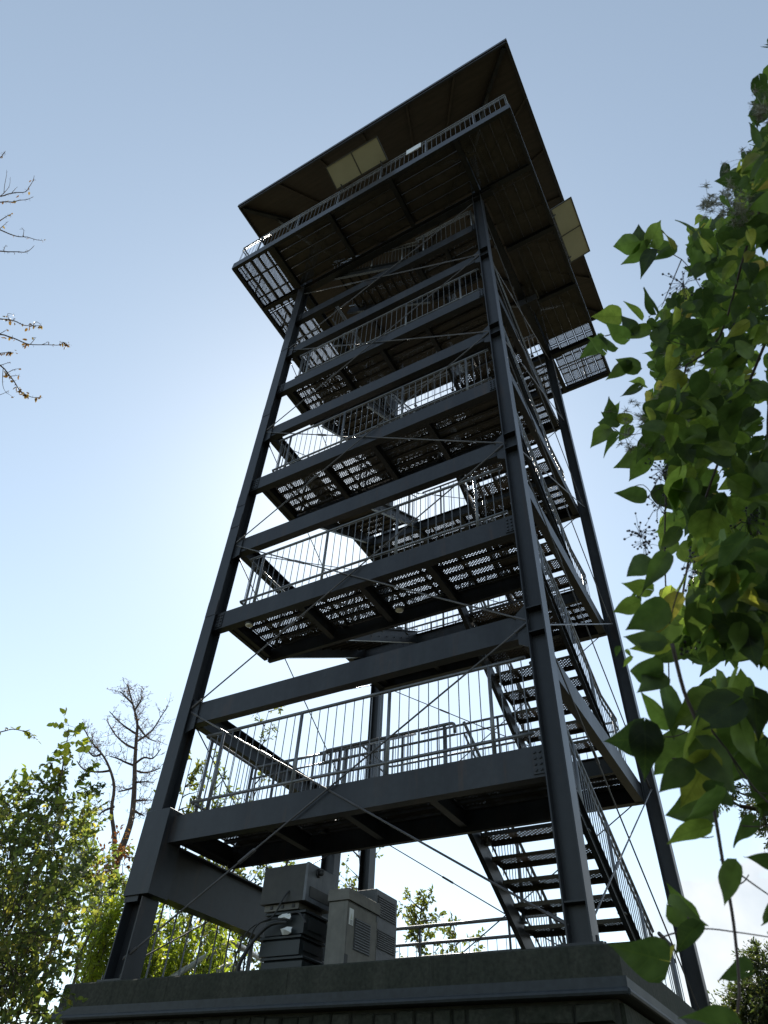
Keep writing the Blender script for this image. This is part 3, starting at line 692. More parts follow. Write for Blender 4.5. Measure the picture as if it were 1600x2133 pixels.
for z0, z1 in ((.43, .66), (.10, .30), (-.22, -.03)): grille(t, 3.103, 1.20, 1.65, z0, z1, 9)
def cable(pts, r, label):
    P = [Vector(p) for p in pts]; sm = []
    for i in range(len(P)-1):
        a, b_, c, d = P[max(0,i-1)], P[i], P[i+1], P[min(len(P)-1,i+2)]
        for k in range(6):
            u = k/6; sm.append(.5*((2*b_)+(c-a)*u+(2*a-5*b_+4*c-d)*u*u+(3*b_-a-3*c+d)*u**3))
    sm.append(P[-1]); m_ = MB(); m_.tube(sm, r, 7); return tag(put('cable', m_, M_RUBBER, smooth=True), label, 'cable')
cable([(2.35,.43,.60),(2.30,.36,.50),(2.20,.33,.30),(1.98,.33,.22),(1.88,.34,.02),(1.86,.36,-.2),(1.92,.33,-.28),(2.3,.3,-.285)], .010, 'thin black cable looping down from the grey case knob side')
cable([(2.36,.40,.24),(2.15,.36,.22),(1.97,.34,.08),(1.83,.33,-.12),(1.80,.36,-.27),(1.95,.33,-.28)], .022, 'thick black hose bundle sagging left of the crates')
cable([(2.42,.40,.26),(2.2,.35,.27),(1.90,.33,.20),(1.74,.35,.0),(1.70,.37,-.27),(1.8,.34,-.285)], .009, 'thin black cable arcing furthest left of the crates')
cable([(2.30,.41,.31),(2.5,.40,.33),(2.66,.36,.20)], .012, 'short black cable across the front of the top crate')
b = MB()
for k in range(2):
    c = Vector((2.33+.03*k, .40, .29-.13*k)); rr = []
    vs = []; n = 9
    for j in range(n):
        a = 2*math.pi*j/n; rr = random.uniform(.05,.085); vs.append(c+Vector((math.cos(a)*rr*1.3, random.uniform(-.02,.02), math.sin(a)*rr*.6)))
    vs.append(c+Vector((0,-.03,0))); vs.append(c+Vector((0,.03,0)))
    b.add(vs, [(j,(j+1)%n,n) for j in range(n)]+[((j+1)%n,j,n+1) for j in range(n)])
tag(put('plastic_wrapping', b, M_PAPER), 'crumpled white wrapping tied round the cables at the crates', 'wrapping')

# guard rails standing on the plinth
def guard(label, path, pipes, post, bal, mat_, name='guard_rail', balz=(.02, None), grp=None, br=.0065, first=None):
    p0 = Vector(path[0]); t = empty(name, p0); tag(t, label, 'guard rail', grp)
    railing(path, pipes, post, bal, parent=t, mat_=mat_, balz=balz, sub=False, br=br, first=first); return t
guard('grey pipe guard rail with thin bars along the left edge of the plinth', [(-.3, .80, ZP), (-.3, 6.4, ZP)], ((1.22,.03),(.10,.02)), 2.2, .30, M_GALV, br=.014, first=.03)
guard('grey three-rail guard rail across the back of the plinth', [(.15, 6.3, ZP), (3.75, 6.3, ZP)], ((1.90,.032),(1.62,.028),(1.40,.026)), 1.9, .18, M_GALV, balz=(1.40, 1.62))
guard('grey pipe guard rail with thin bars along the right edge of the plinth', [(5.70, 4.72, ZP), (5.70, 5.62, ZP), (4.3, 5.62, ZP)], ((1.12,.028),(.94,.02),(.12,.02)), 1.0, .13, M_GALV)
_d = Vector((0, 0, .95))
guard('pale stair handrail rising behind the left of the plinth', [ath(350,2042,12.2)-_d, ath(481,1960,13.2)-_d, ath(545,1998,14.4)-_d], ((.95,.045),(.62,.04)), 1.4, 9.0, M_WHITE, 'stair_handrail', first=.9)

# ------------------------------------------------------------------ vegetation
TPL = {
 'leaf': (np.array([(0,0,0),(.28,-.5,.14),(.68,-.40,.12),(1,0,-.10),(.68,.40,.12),(.28,.5,.14)]), [(0,1,2,3),(0,3,4,5)]),
 'lance': (np.array([(0,0,0),(.35,-.5,.10),(1,0,-.18),(.35,.5,.10)]), [(0,1,2),(0,2,3)]),
 'quad': (np.array([(0,0,0),(.45,-.5,.05),(1,0,-.1),(.45,.5,.05)]), [(0,1,2),(0,2,3)]),
}
def unit(a): return a/np.maximum(np.linalg.norm(a, axis=1, keepdims=True), 1e-9)
def leaf_mesh(name, P, D, NN, LEN, WID, mat_, tpl='leaf', tint=None):
    """One mesh of many small folded leaves: base point, direction, normal, length, width of each."""
    tv, tf = TPL[tpl]; n = len(P); P = np.asarray(P, float); D = unit(np.asarray(D, float)); NN = np.asarray(NN, float)
    S_ = unit(np.cross(NN, D)); NN = np.cross(D, S_)
    V = P[:, None, :] + D[:, None, :]*(tv[None, :, 0, None]*LEN[:, None, None]) + S_[:, None, :]*(tv[None, :, 1, None]*WID[:, None, None]) + NN[:, None, :]*(tv[None, :, 2, None]*WID[:, None, None])
    k = len(tv); V = V.reshape(-1, 3)
    fl = len(tf[0]); F = (np.array(tf)[None] + (np.arange(n)*k)[:, None, None]).reshape(-1, fl)
    me = bpy.data.meshes.new(name)
    me.vertices.add(len(V)); me.vertices.foreach_set('co', V.ravel())
    me.loops.add(F.size); me.loops.foreach_set('vertex_index', F.ravel().astype(np.int32))
    me.polygons.add(len(F)); me.polygons.foreach_set('loop_start', (np.arange(len(F))*fl).astype(np.int32)); me.polygons.foreach_set('loop_total', np.full(len(F), fl, np.int32))
    me.update(calc_edges=True); me.materials.append(mat_)
    at_ = me.attributes.new('tint', 'FLOAT', 'POINT')
    if tint is None: tint = rng.random(n)
    at_.data.foreach_set('value', np.repeat(tint, k).astype(np.float32))
    return me
def leaves_obj(name, P, D, NN, LEN, WID, mat_, parent, tpl='leaf', tint=None, kind='stuff'):
    org = Vector(np.mean(P, axis=0)); me = leaf_mesh(name, np.asarray(P)-np.array(org), D, NN, LEN, WID, mat_, tpl, tint)
    return link(name, me, parent, org, kind=kind)
def wander(p, d, ln, n, wob, up=0.0):
    p = Vector(p); d = Vector(d).normalized(); out = [p.copy()]
    for i in range(n):
        d = (d + Vector((random.gauss(0,wob), random.gauss(0,wob), random.gauss(0,wob)+up))).normalized()
        p = p + d*(ln/n); out.append(p.copy())
    return out
class Plant:
    """Collects wood (one trunk mesh, one branch mesh) and leaf positions."""
    def __init__(s): s.tr = MB(); s.br = MB(); s.P = []; s.D = []; s.N = []; s.T = []
    def leaf(s, p, d, n=None, t=None):
        s.P.append(tuple(p)); s.D.append(tuple(d))
        s.N.append(tuple(n) if n is not None else (random.gauss(0,.7), random.gauss(0,.7), random.gauss(.6,.6))); s.T.append(random.random() if t is None else t)
    def twig(s, p, d, ln, r, nleaf, spread=.9, wob=.16, up=.02, f0=.2, tj=None, nseg=4, sides=3):
        pts = wander(p, d, ln, nseg, wob, up); s.br.tube(pts, [r*(1-.75*i/nseg) for i in range(nseg+1)], sides, False)
        base_t = random.random() if tj is None else tj
        for k in range(nleaf):
            u = f0 + (1-f0)*((k+random.random())/nleaf); x = u*nseg; i = min(nseg-1, int(x)); q = pts[i].lerp(pts[i+1], x-i)
            t = (pts[i+1]-pts[i]).normalized(); v = Vector((random.gauss(0,1), random.gauss(0,1), random.gauss(-.15,1)))
            s.leaf(q, (t*random.uniform(.2,.8)+v.normalized()*spread), None, min(1, max(0, base_t*.6+random.random()*.4)))
        return pts
    def clump(s, c, r, ntw, nleaf, lr=.004, flat=1.0, up=.03):
        c = Vector(c)
        for k in range(ntw):
            d = Vector((random.gauss(0,1), random.gauss(0,1), random.gauss(.15,1)*flat)).normalized()
            st = c + d*r*random.uniform(0,.45)
            s.twig(st, d, r*random.uniform(.45,1.0), lr, nleaf, up=up)
    def limb(s, p, q, r0, r1, mb=None, n=6, wob=.05, sides=6):
        p = Vector(p); q = Vector(q); ln = (q-p).length; pts = []
        for i in range(n+1):
            u = i/n; j = 0 if i in (0, n) else ln*wob*.5
            pts.append(p.lerp(q, u)+Vector((random.gauss(0,j), random.gauss(0,j), random.gauss(0,j*.5))))
        (mb or s.br).tube(pts, [r0+(r1-r0)*i/n for i in range(n+1)], sides); return pts
    def finish(s, root, size, mat_, bark, ratio=.55, tpl='leaf', crown='crown', trunk='trunk', jitter=.35):
        if s.tr.v: put(trunk, s.tr, bark, root, smooth=True)
        if s.br.v: put('branches', s.br, bark, root, smooth=True, kind='stuff')
        if s.P:
            n = len(s.P); ln = size*(1+jitter*(rng.random(n)*2-1))
            leaves_obj(crown, s.P, s.D, s.N, ln, ln*ratio*(.85+.3*rng.random(n)), mat_, root, tpl, np.array(s.T))
def ground_under(p): return Vector((p.x, p.y, -3.42))
def clump_plant(name, label, cat, base, clumps, size, mat_, bark=None, ratio=.55, tpl='leaf', group=None, stem_r=.03, ntw=26, nleaf=12, flat=1.0, up=.03, crown='crown', trunk='trunk', sides=5):
    """A plant whose crown is a set of uneven clumps, each carried by a limb from the base."""
    b = Vector(base); root = empty(name, b); tag(root, label, cat, group); pl = Plant()
    for i, (c, r) in enumerate(clumps):
        c = Vector(c); mid = b.lerp(c, .5)+Vector((random.gauss(0,.12), random.gauss(0,.12), .1))
        pl.limb(b+Vector((random.gauss(0,.08), random.gauss(0,.08), 0)), mid, stem_r, stem_r*.6, pl.tr, 5, .04, sides); pl.limb(mid, c, stem_r*.6, stem_r*.2, pl.tr, 5, .05, sides)
        k = max(4, int(ntw*(r/.5)**1.4)); pl.clump(c, r, k, nleaf, flat=flat, up=up)
    pl.finish(root, size, mat_, bark or M_BARK, ratio, tpl, crown, trunk); return root

# --- big leafy bush on the left, in front of everything there
hb = 6.2
cl = [(ath(x, y, hb+dz), r) for x, y, dz, r in [(30,1690,.1,.34),(90,1660,0,.34),(150,1650,-.1,.27),(20,1800,-.4,.42),(110,1770,-.3,.42),(165,1720,.2,.26),(60,1900,-.5,.45),(0,1950,-.8,.5),(112,1880,-.2,.34),
      (30,2040,-.8,.45),(45,2020,-.5,.34),(20,2120,-.9,.38),(-60,1800,-.2,.5),(-60,2000,-.6,.6),(80,1970,.0,.26),(-50,1690,.2,.4),(60,1760,.5,.4),(20,1900,.5,.5)]]
clump_plant('leafy_bush', 'large leafy bush with dark green and yellowing leaves filling the lower left corner', 'bush', ground_under(ath(30, 1900, hb)), cl, .039, M_BUSH, stem_r=.016, ntw=46, nleaf=17, ratio=.62)
pl = Plant(); root = empty('sapling', ground_under(ath(120, 1640, 6.0))); tag(root, 'thin sapling with yellow green leaves standing up out of the left bush', 'sapling')
pl.limb(WP[root], ath(124, 1640, 6.0), .015, .008, pl.tr, 8, .02); pl.limb(ath(124, 1640, 6.0), ath(143, 1515, 6.0), .008, .002, pl.tr, 6, .02)
for x, y in ((128,1590),(133,1565),(138,1545),(141,1525),(144,1512),(130,1580)):
    for k in range(3): pl.twig(ath(x, y, 6.0), Vector((random.gauss(0,1), random.gauss(0,1), .3)), .14, .002, 3, f0=.5)
for x, y in ((60,1618),(45,1640),(75,1640),(85,1655),(50,1612),(165,1560),(160,1605),(185,1640)): pl.twig(ath(x, y+30, 6.0), Vector((random.gauss(0,.5), 0, 1)), .22, .003, 4, f0=.4)
pl.finish(root, .072, M_BRIGHT, M_BARK, .75)
# pale fluffy seed heads in the bush
root = empty('seed_heads', ground_under(ath(140, 1900, 5.6))); tag(root, 'pale fluffy clematis seed heads trailing over the left bush', 'seed heads', kind='stuff')
fm = MB()
for x, y in [(150,1790),(165,1770),(135,1810),(170,1800),(200,1850),(110,1900),(125,1930),(60,1980),(80,1960),(150,1860),(30,2010),(90,2060),(205,1870),(120,1740)]:
    for q in range(5):
        c = ath(x+random.gauss(0,14), y+random.gauss(0,14), 5.65)
        for k in range(14):
            d = Vector((random.gauss(0,1), random.gauss(0,1), random.gauss(0,1))).normalized()*random.uniform(.02,.035); fm.tube([c, c+d*.6, c+d+Vector((0,0,.006))], [.0012,.001,.0006], 3, False)
put('seed_fluff', fm, M_FLUFF, root, kind='stuff')
# --- sunlit tall weeds behind the left end of the plinth
def weeds(label, x0, x1, y0, y1, h0, h1, n, mat_, size, hgt):
    c = ground_under(ath((x0+x1)/2, (y0+y1)/2, (h0+h1)/2)); root = empty('tall_weeds', c); tag(root, label, 'weeds', kind='stuff'); pl = Plant()
    for i in range(n):
        x = random.uniform(x0, x1); y = random.uniform(y0, y1); tp = ath(x, y, random.uniform(h0, h1))
        ln = random.uniform(.6, 1.0)*hgt; d = Vector((random.gauss(0,.16), random.gauss(0,.16), 1))
        pl.twig(tp-d.normalized()*ln, d, ln, .005, int(26*ln), spread=.8, wob=.05, up=.05, f0=.05, tj=random.random()*.8)
    pl.finish(root, size, mat_, M_BARK, .26, 'lance', 'leaves'); return root
weeds('bright yellow green sunlit weeds with narrow leaves behind the left end of the plinth', 195, 345, 1830, 2060, 11.6, 13.0, 300, M_BRIGHT, .13, 1.1)
weeds('yellow green weeds glowing behind the thin bars of the left guard rail', 330, 480, 1900, 2060, 12.2, 14.0, 130, M_BRIGHT, .14, 1.2)
clump_plant('withered_shrub', 'rust brown withered shrub at the foot of the dead pine', 'shrub', ground_under(ath(235, 1840, 13)), [(ath(225,1790,13), .45), (ath(255,1800,13.2), .4), (ath(212,1830,12.8), .35), (ath(250,1760,13.2), .3)], .07, M_RUST, nleaf=7, ntw=20)
clump_plant('pale_shrub', 'green shrub with loose crown between the big bush and the dead pine', 'shrub', ground_under(ath(190, 1800, 11)), [(ath(180,1760,11), .3), (ath(195,1810,11), .4), (ath(160,1830,10.8), .4), (ath(215,1860,11.3), .35), (ath(170,1700,11.2), .22)], .075, M_BUSH, nleaf=10, ntw=34)

# --- dead pine
hp_ = 17.0
root = empty('dead_pine', ground_under(ath(232, 1850, hp_))); tag(root, 'bare dead pine with two trunks and fine reddish twigs on the left', 'dead tree'); pl = Plant()
def trace(pts, h, r0, r1, mb, sides=6, dj=.0):
    P = []
    for i, (x, y) in enumerate(pts): P.append(ath(x, y, h+dj*i))
    Q = []
    for i in range(len(P)-1):
        for k in range(3):
            u = k/3; a, b_, c, d = P[max(0,i-1)], P[i], P[i+1], P[min(len(P)-1,i+2)]
            Q.append(.5*((2*b_)+(c-a)*u+(2*a-5*b_+4*c-d)*u*u+(3*b_-a-3*c+d)*u**3))
    Q.append(P[-1]); n = len(Q)-1
    mb.tube(Q, [r0+(r1-r0)*i/n for i in range(n+1)], sides); return Q
def fine(pl, Q, n, ln, r, f0=.1, sub=5, up=.05):
    for i in range(n):
        u = f0+(1-f0)*(i+random.random())/n; k = min(len(Q)-2, int(u*(len(Q)-1))); q = Q[k]; t = (Q[k+1]-Q[k]).normalized()
        d = (t*.6+Vector((random.gauss(0,.8), random.gauss(0,.8), random.gauss(.25,.5)))).normalized()
        l = ln*random.uniform(.5,1)*(1.1-.5*u); w = wander(q, d, l, 4, .2, up); pl.br.tube(w, [r, r*.8, r*.6, r*.45, r*.3], 3, False)
        for j in range(sub):
            a = w[random.randint(1,4)]; d2 = (d*.5+Vector((random.gauss(0,.8), random.gauss(0,.8), random.gauss(.3,.6)))).normalized()
            w2 = wander(a, d2, l*.4*random.uniform(.5,1), 3, .25, up); pl.br.tube(w2, [r*.5, r*.42, r*.35, r*.25], 3, False)
            for z in range(3): pl.leaf(w2[random.randint(1,3)], d2+Vector((random.gauss(0,.6), random.gauss(0,.6), .3)))
T1 = trace([(232,1850),(245,1790),(262,1745),(275,1700),(280,1640),(281,1590),(284,1540),(286,1505),(276,1465),(265,1425)], hp_, .088, .014, pl.tr, 8)
T2 = trace([(238,1800),(238,1740),(232,1690),(238,1640),(228,1600),(212,1570),(190,1545),(170,1508)], hp_+.2, .055, .010, pl.tr, 7)
for pts in ([(284,1545),(300,1535),(318,1520),(334,1495),(350,1470)], [(282,1590),(300,1578),(318,1580),(335,1560)], [(281,1605),(305,1610),(335,1600)], [(280,1630),(310,1628)], [(280,1640),(265,1645),(245,1650)],
            [(281,1595),(262,1588),(245,1580),(228,1575)], [(284,1560),(262,1550),(240,1530),(222,1500)], [(286,1530),(270,1520),(250,1505),(228,1482)], [(230,1605),(205,1608),(175,1603),(160,1585)], [(286,1510),(305,1535),(325,1545)],
            [(280,1668),(310,1667)], [(281,1690),(300,1700)], [(238,1680),(215,1690),(205,1700)], [(212,1570),(195,1575),(180,1560)], [(276,1465),(262,1452),(250,1440)], [(280,1480),(292,1462),(296,1450)]):
    q = trace(pts, hp_+random.uniform(-.6,.6), .032, .010, pl.br, 5, random.uniform(-.2,.2)); fine(pl, q, 10, .6, .008, .3, 4)
fine(pl, T1[19:], 30, .55, .0078, 0, 5); fine(pl, T2[14:], 24, .5, .0075, 0, 5)
pl.finish(root, .055, M_NEEDLE, M_DEADBARK, .22, 'quad', 'dry_needles')

# --- trees behind the tower
def slim_tree(label, px, ytop, h, lean=0, mat_=M_OLIVE, size=.085, nb=26, group='slender trees behind the tower', spread=1.4, r=.06, dens=7, name='slender_tree', first=.35, ratio=.5):
    tp = ath(px, ytop, h); b = Vector((tp.x+lean, tp.y, -3.42)); root = empty(name, b); tag(root, label, 'tree', group); pl = Plant()
    ln = (tp-b).length; P = []
    for i in range(10):
        u = i/9; j = 0 if i in (0, 9) else .07; P.append(b.lerp(tp, u)+Vector((random.gauss(0,j), random.gauss(0,j), 0)))
    pl.tr.tube(P, [r*(1-.9*i/9) for i in range(10)], 7)
    for k in range(nb):
        u = first+(1-first)*(k+random.random())/nb; i = min(8, int(u*9)); q = P[i].lerp(P[i+1], u*9-i)
        az = random.random()*6.283; l = spread*(1.15-u)*random.uniform(.5,1.1)+.25
        w = wander(q, (math.cos(az), math.sin(az), random.uniform(.3,1.1)), l, 5, .16, .06); pl.br.tube(w, [r*.3, r*.24, r*.18, r*.13, r*.08, r*.04], 4, False)
        for j in range(5):
            a = w[random.randint(1,5)]; pl.twig(a, (w[-1]-w[0]).normalized()+Vector((random.gauss(0,.7), random.gauss(0,.7), random.gauss(.1,.6))), l*.4, .004, dens)
    pl.finish(root, size, mat_, M_BARK, ratio); return root
slim_tree('slender olive leaved tree seen just right of the left front column', 400, 1580, 15, 0, M_OLIVE, .10, 26)
slim_tree('slender tree with yellowing leaves second to the right of the left front column', 455, 1600, 16, .3, M_BUSH, .10, 26)
slim_tree('thin tree with upright shoots showing through the lowest deck railing', 560, 1480, 15.5, -.2, M_OLIVE, .085, 24, spread=1.0, dens=4)
slim_tree('slender tree with sparse crown between the railing and the crates', 500, 1660, 18, .2, M_OLIVE, .11, 30)
slim_tree('leafy tree rising directly behind the grey case', 620, 1700, 16, 0, M_BUSH, .10, 34, spread=1.7)
slim_tree('dark slim tree low behind the thin bars of the left guard rail', 440, 1800, 14, .1, M_OLIVE, .09, 34, spread=1.5)
slim_tree('bushy dark tree behind the deep girder of the tower', 520, 1830, 15, .1, M_CEDAR, .09, 38, spread=1.6)
slim_tree('pale green tree between the left column foot and the weeds', 350, 1720, 13.5, .1, M_BUSH, .09, 30, spread=1.2)
slim_tree('loose branched tree with thin leaves showing between the two rear posts', 745, 1740, 15, .5, M_OLIVE, .085, 26, spread=1.5, r=.07, dens=5)
slim_tree('small tree with twiggy top behind the three-rail guard rail', 880, 1885, 17, .0, M_OLIVE, .10, 40, spread=1.5, r=.07, dens=7, first=.55)
slim_tree('low spreading sapling right of the twiggy tree behind the guard rail', 945, 1925, 17.5, .2, M_OLIVE, .10, 18, spread=1.0, dens=6, first=.6)

# --- cedars on the right
def cedar(label, clumps, base, size, group=None, trunk_r=.14, ntw=60):
    b = Vector(base); root = empty('cedar_tree', b); tag(root, label, 'cedar tree', group); pl = Plant()
    top = max((Vector(c) for c, r in clumps), key=lambda v: v.z)
    tt = Vector((b.x, b.y, top.z)); trk = pl.limb(b, tt, trunk_r, .02, pl.tr, 10, .01, 8)
    for c, r in clumps:
        c = Vector(c); st = Vector((b.x, b.y, max(b.z+1, c.z-.35*math.hypot(c.x-b.x, c.y-b.y)-.1))); pl.limb(st, c, .025, .008, None, 6, .05, 5)
        for k in range(int(ntw*(r/.4)**1.5)):
            d = Vector((random.gauss(0,1), random.gauss(0,1), random.gauss(.1,.9))).normalized(); s0 = c+d*r*random.uniform(.1,.7)
            tj = random.random()
            d2 = (d+Vector((0,0,-.2))).normalized()
            for z in range(3): pl.twig(s0, d2+Vector((random.gauss(0,.4), random.gauss(0,.4), random.gauss(0,.4))), r*.5, .003, 8, spread=.5, wob=.1, up=-.05, f0=.15, tj=tj)
    pl.finish(root, size, M_CEDAR, M_BARK, .38, 'quad', 'crown'); return root
hc_ = 13
cedar('dense olive green cedar crown in the lower right corner', [(ath(x, y, hc_+dz), r) for x, y, dz, r in [(1585,2030,0,.38),(1560,2080,.1,.42),(1600,2090,-.2,.5),(1530,2120,.1,.32),(1590,2000,0,.26),(1570,2150,0,.6),(1640,2080,.2,.7),(1640,2180,0,.8),(1520,2170,0,.4)]], ground_under(ath(1640, 2100, hc_)), .06)
cedar('dark cedar with drooping sprays hanging in from the right behind the vine', [(ath(x, y, 8.5+dz), r) for x, y, dz, r in [(1478,1655,0,.22),(1452,1650,.05,.13),(1512,1640,0,.12),(1575,1690,0,.22),(1600,1650,.1,.3),(1590,1570,.1,.26),(1620,1720,0,.3),(1680,1640,.2,.6)]], ground_under(ath(1800, 1660, 8.8)), .045, ntw=50)

# --- bare tree reaching in from the left
K = .2625
def q(u, v): return (K*u, 300+K*v)
hb_ = 8.5
root = empty('bare_tree', ground_under(ath(-420, 1500, hb_+.5))); tag(root, 'nearly bare tree whose thin twigs with brown leaves reach in from the left', 'bare tree'); pl = Plant()
trunk = pl.limb(WP[root], ath(-420, 250, hb_+.5), .13, .02, pl.tr, 12, .02, 8)
segs = [[(-900,420),(-300,440),(0,415),(60,398),(130,385),(200,380),(235,335),(262,290),(272,250)], [(-900,640),(-300,520),(0,462),(100,460),(150,447),(215,440),(265,418)], [(-900,420),(-200,250),(0,108),(20,85),(44,55)],
        [(-900,640),(-250,580),(0,680),(80,715),(150,735),(215,738),(290,760),(340,765)], [(-250,580),(-120,680),(0,608),(50,575),(88,555)], [(-900,900),(-300,840),(0,850),(60,855),(140,855),(200,858),(240,838),(272,805)],
        [(-900,1500),(-300,1340),(0,1388),(70,1392),(130,1410),(190,1437),(260,1442),(330,1440)], [(-900,1700),(-300,1480),(0,1510),(60,1525),(120,1545),(200,1580),(260,1592),(380,1593),(470,1595),(510,1575),(535,1590)],
        [(-300,1480),(-100,1670),(0,1660),(90,1650)], [(-900,1700),(-300,1560),(0,1755),(60,1820),(110,1880),(150,1945),(200,1985),(260,2010),(335,2010)]]
subs = [[(0,415),(40,380),(75,330),(82,262)],[(30,395),(38,320),(52,245),(52,205)],[(95,385),(132,345)],[(183,735),(188,680),(155,675)],[(-5,675),(58,620)],[(30,850),(38,815),(58,808)],[(0,1505),(60,1472)],[(0,1757),(80,1730)],
        [(60,1815),(110,1790),(165,1780)],[(80,1842),(150,1835)],[(25,1785),(20,1890),(40,1960),(105,2008)],[(-60,2000),(0,1990),(70,1960)],[(330,1593),(385,1570)],[(240,1590),(280,1540),(262,1535)],[(70,1392),(62,1345),(110,1355)],[(260,1442),(290,1410),(330,1440)]]
for i, sg in enumerate(segs):
    Q = trace([q(*p) for p in sg], hb_, .014, .0035, pl.br, 5)
    leafy = i >= 6
    for k in range(26 if not leafy else 20):                # short spurs and buds
        j = random.randint(3, len(Q)-2); d = Vector((random.gauss(0,1), random.gauss(0,1), random.gauss(.2,1))).normalized(); pl.br.tube([Q[j], Q[j]+d*random.uniform(.015,.05)], [.003,.0015], 3, False)
    for k in range(26 if leafy else 3):
        j = random.randint(len(Q)//3, len(Q)-1); d = Vector((random.gauss(0,.6), random.gauss(0,.6), -1)); pl.leaf(Q[j]+Vector((0,0,-.01)), d)
        if random.random() < .6: pl.leaf(Q[j]+Vector((random.gauss(0,.03), random.gauss(0,.03), random.gauss(0,.03))), Vector((random.gauss(0,.8), random.gauss(0,.8), -.8)))
for sg in subs:
    Q = trace([q(*p) for p in sg], hb_, .006, .0025, pl.br, 4)
    for k in range(5): j = random.randint(1, len(Q)-1); d = Vector((random.gauss(0,1), random.gauss(0,1), random.gauss(.2,1))).normalized(); pl.br.tube([Q[j], Q[j]+d*.03], [.0025,.0015], 3, False)
    if sg[0][1] > 1300: pl.leaf(Q[-1], Vector((random.gauss(0,.5), random.gauss(0,.5), -1)))
for y in (1500, 900, 640, 420, 1700):
    pl.limb(ath(-420, 300+K*y+60, hb_+.5), ath(K*-900, 300+K*y, hb_), .03, .014, None, 4, .02, 5)
pl.finish(root, .062, M_BROWN, M_DEADBARK, .5, crown='brown_leaves')
pl = Plant(); root = empty('shrub_spray', ground_under(ath(-150, 1700, 7))); tag(root, 'single thin leafy spray arching in at the left edge above the bush', 'shrub')
pl.limb(WP[root], ath(-150, 1570, 7), .02, .01, pl.tr, 6, .03); Q = trace([(-150,1570),(-60,1535),(0,1525),(25,1519),(45,1522),(62,1526),(77,1541)], 7, .008, .0015, pl.br, 4)
for k in range(26): j = random.randint(4, len(Q)-1); pl.leaf(Q[j], Vector((random.gauss(0,.7), random.gauss(0,.7), random.gauss(-.2,.6))))
pl.finish(root, .05, M_OLIVE, M_BARK, .45)

# ------------------------------------------------------------------ the vine in the right foreground
def vine_leaf_mesh(name, curl, fold, lobe, wav, tip, nar=1.0):
    """Heart shaped leaf, 1 long, midrib on x, gently folded and curled, with a pointed tip."""
    rows = [0, .04, .10, .2, .32, .45, .58, .7, .8, .89, .95, 1.0]; wv = [.0, .33, .44, .48, .445, .37, .28, .19, .12, .06, .028, .0]
    cols = [-1, -.55, 0, .55, 1]; V = []; UV = []
    ph = random.random()*6
    for t, w in zip(rows, wv):
        w = w*nar
        for s in cols:
            y = s*w; x = t - lobe*abs(s)**1.5*max(0, .22-t)*2.2
            x += .02*math.sin(9*t+ph+s)*abs(s)
            z = fold*abs(y) - curl*t*t + wav*math.sin(5*t+ph+2.2*s)*abs(s)
            yy = y + tip*t*t
            V.append((x, yy, z)); UV.append((t, y))
    F = [(i*5+j, i*5+j+1, (i+1)*5+j+1, (i+1)*5+j) for i in range(len(rows)-1) for j in range(4)]
    me = bpy.data.meshes.new(name); me.from_pydata(V, [], F); me.materials.append(M_VINE)
    uv = me.uv_layers.new(name='UVMap')
    for lp in me.loops: uv.data[lp.index].uv = UV[lp.vertex_index]
    a = me.attributes.new('tint', 'FLOAT', 'POINT'); a.data.foreach_set('value', np.zeros(len(V), np.float32))
    me.polygons.foreach_set('use_smooth', [True]*len(F)); me.update(); return me
VL = [vine_leaf_mesh('vine_leaf', random.uniform(.08,.38), random.uniform(.10,.5), random.uniform(.5,1.1), random.uniform(.02,.06), random.uniform(-.14,.14), (1.0,.9,.72,.6,.8,.66,.95,.55,.75,.85)[k]) for k in range(10)]
vine = empty('climbing_vine', ground_under(at(1720, 1500, 2.2))); tag(vine, 'climbing vine with heart shaped backlit leaves filling the right foreground', 'vine')
def leaf_frame(ang, tilt=.5, toward=.0):
    a = R(ang); d = (AX_R*math.cos(a) - AX_U*math.sin(a) + AX_F*random.gauss(toward, .35)).normalized()
    n = (-AX_F + AX_R*random.gauss(0, tilt) + AX_U*random.gauss(.15, tilt)).normalized()
    if random.random() < .5: n = -n
    s = n.cross(d).normalized(); n = d.cross(s); return d, s, n
LEAFS = []
def vleaf(px, py, ang, size_px, dist, tilt=.5):
    """Leaf whose blade centre shows at the pixel."""
    d, s, n = leaf_frame(ang, tilt); sz = size_px*dist/FPX
    LEAFS.append((at(px, py, dist)-d*sz*.45, d, s, n, sz, size_px))
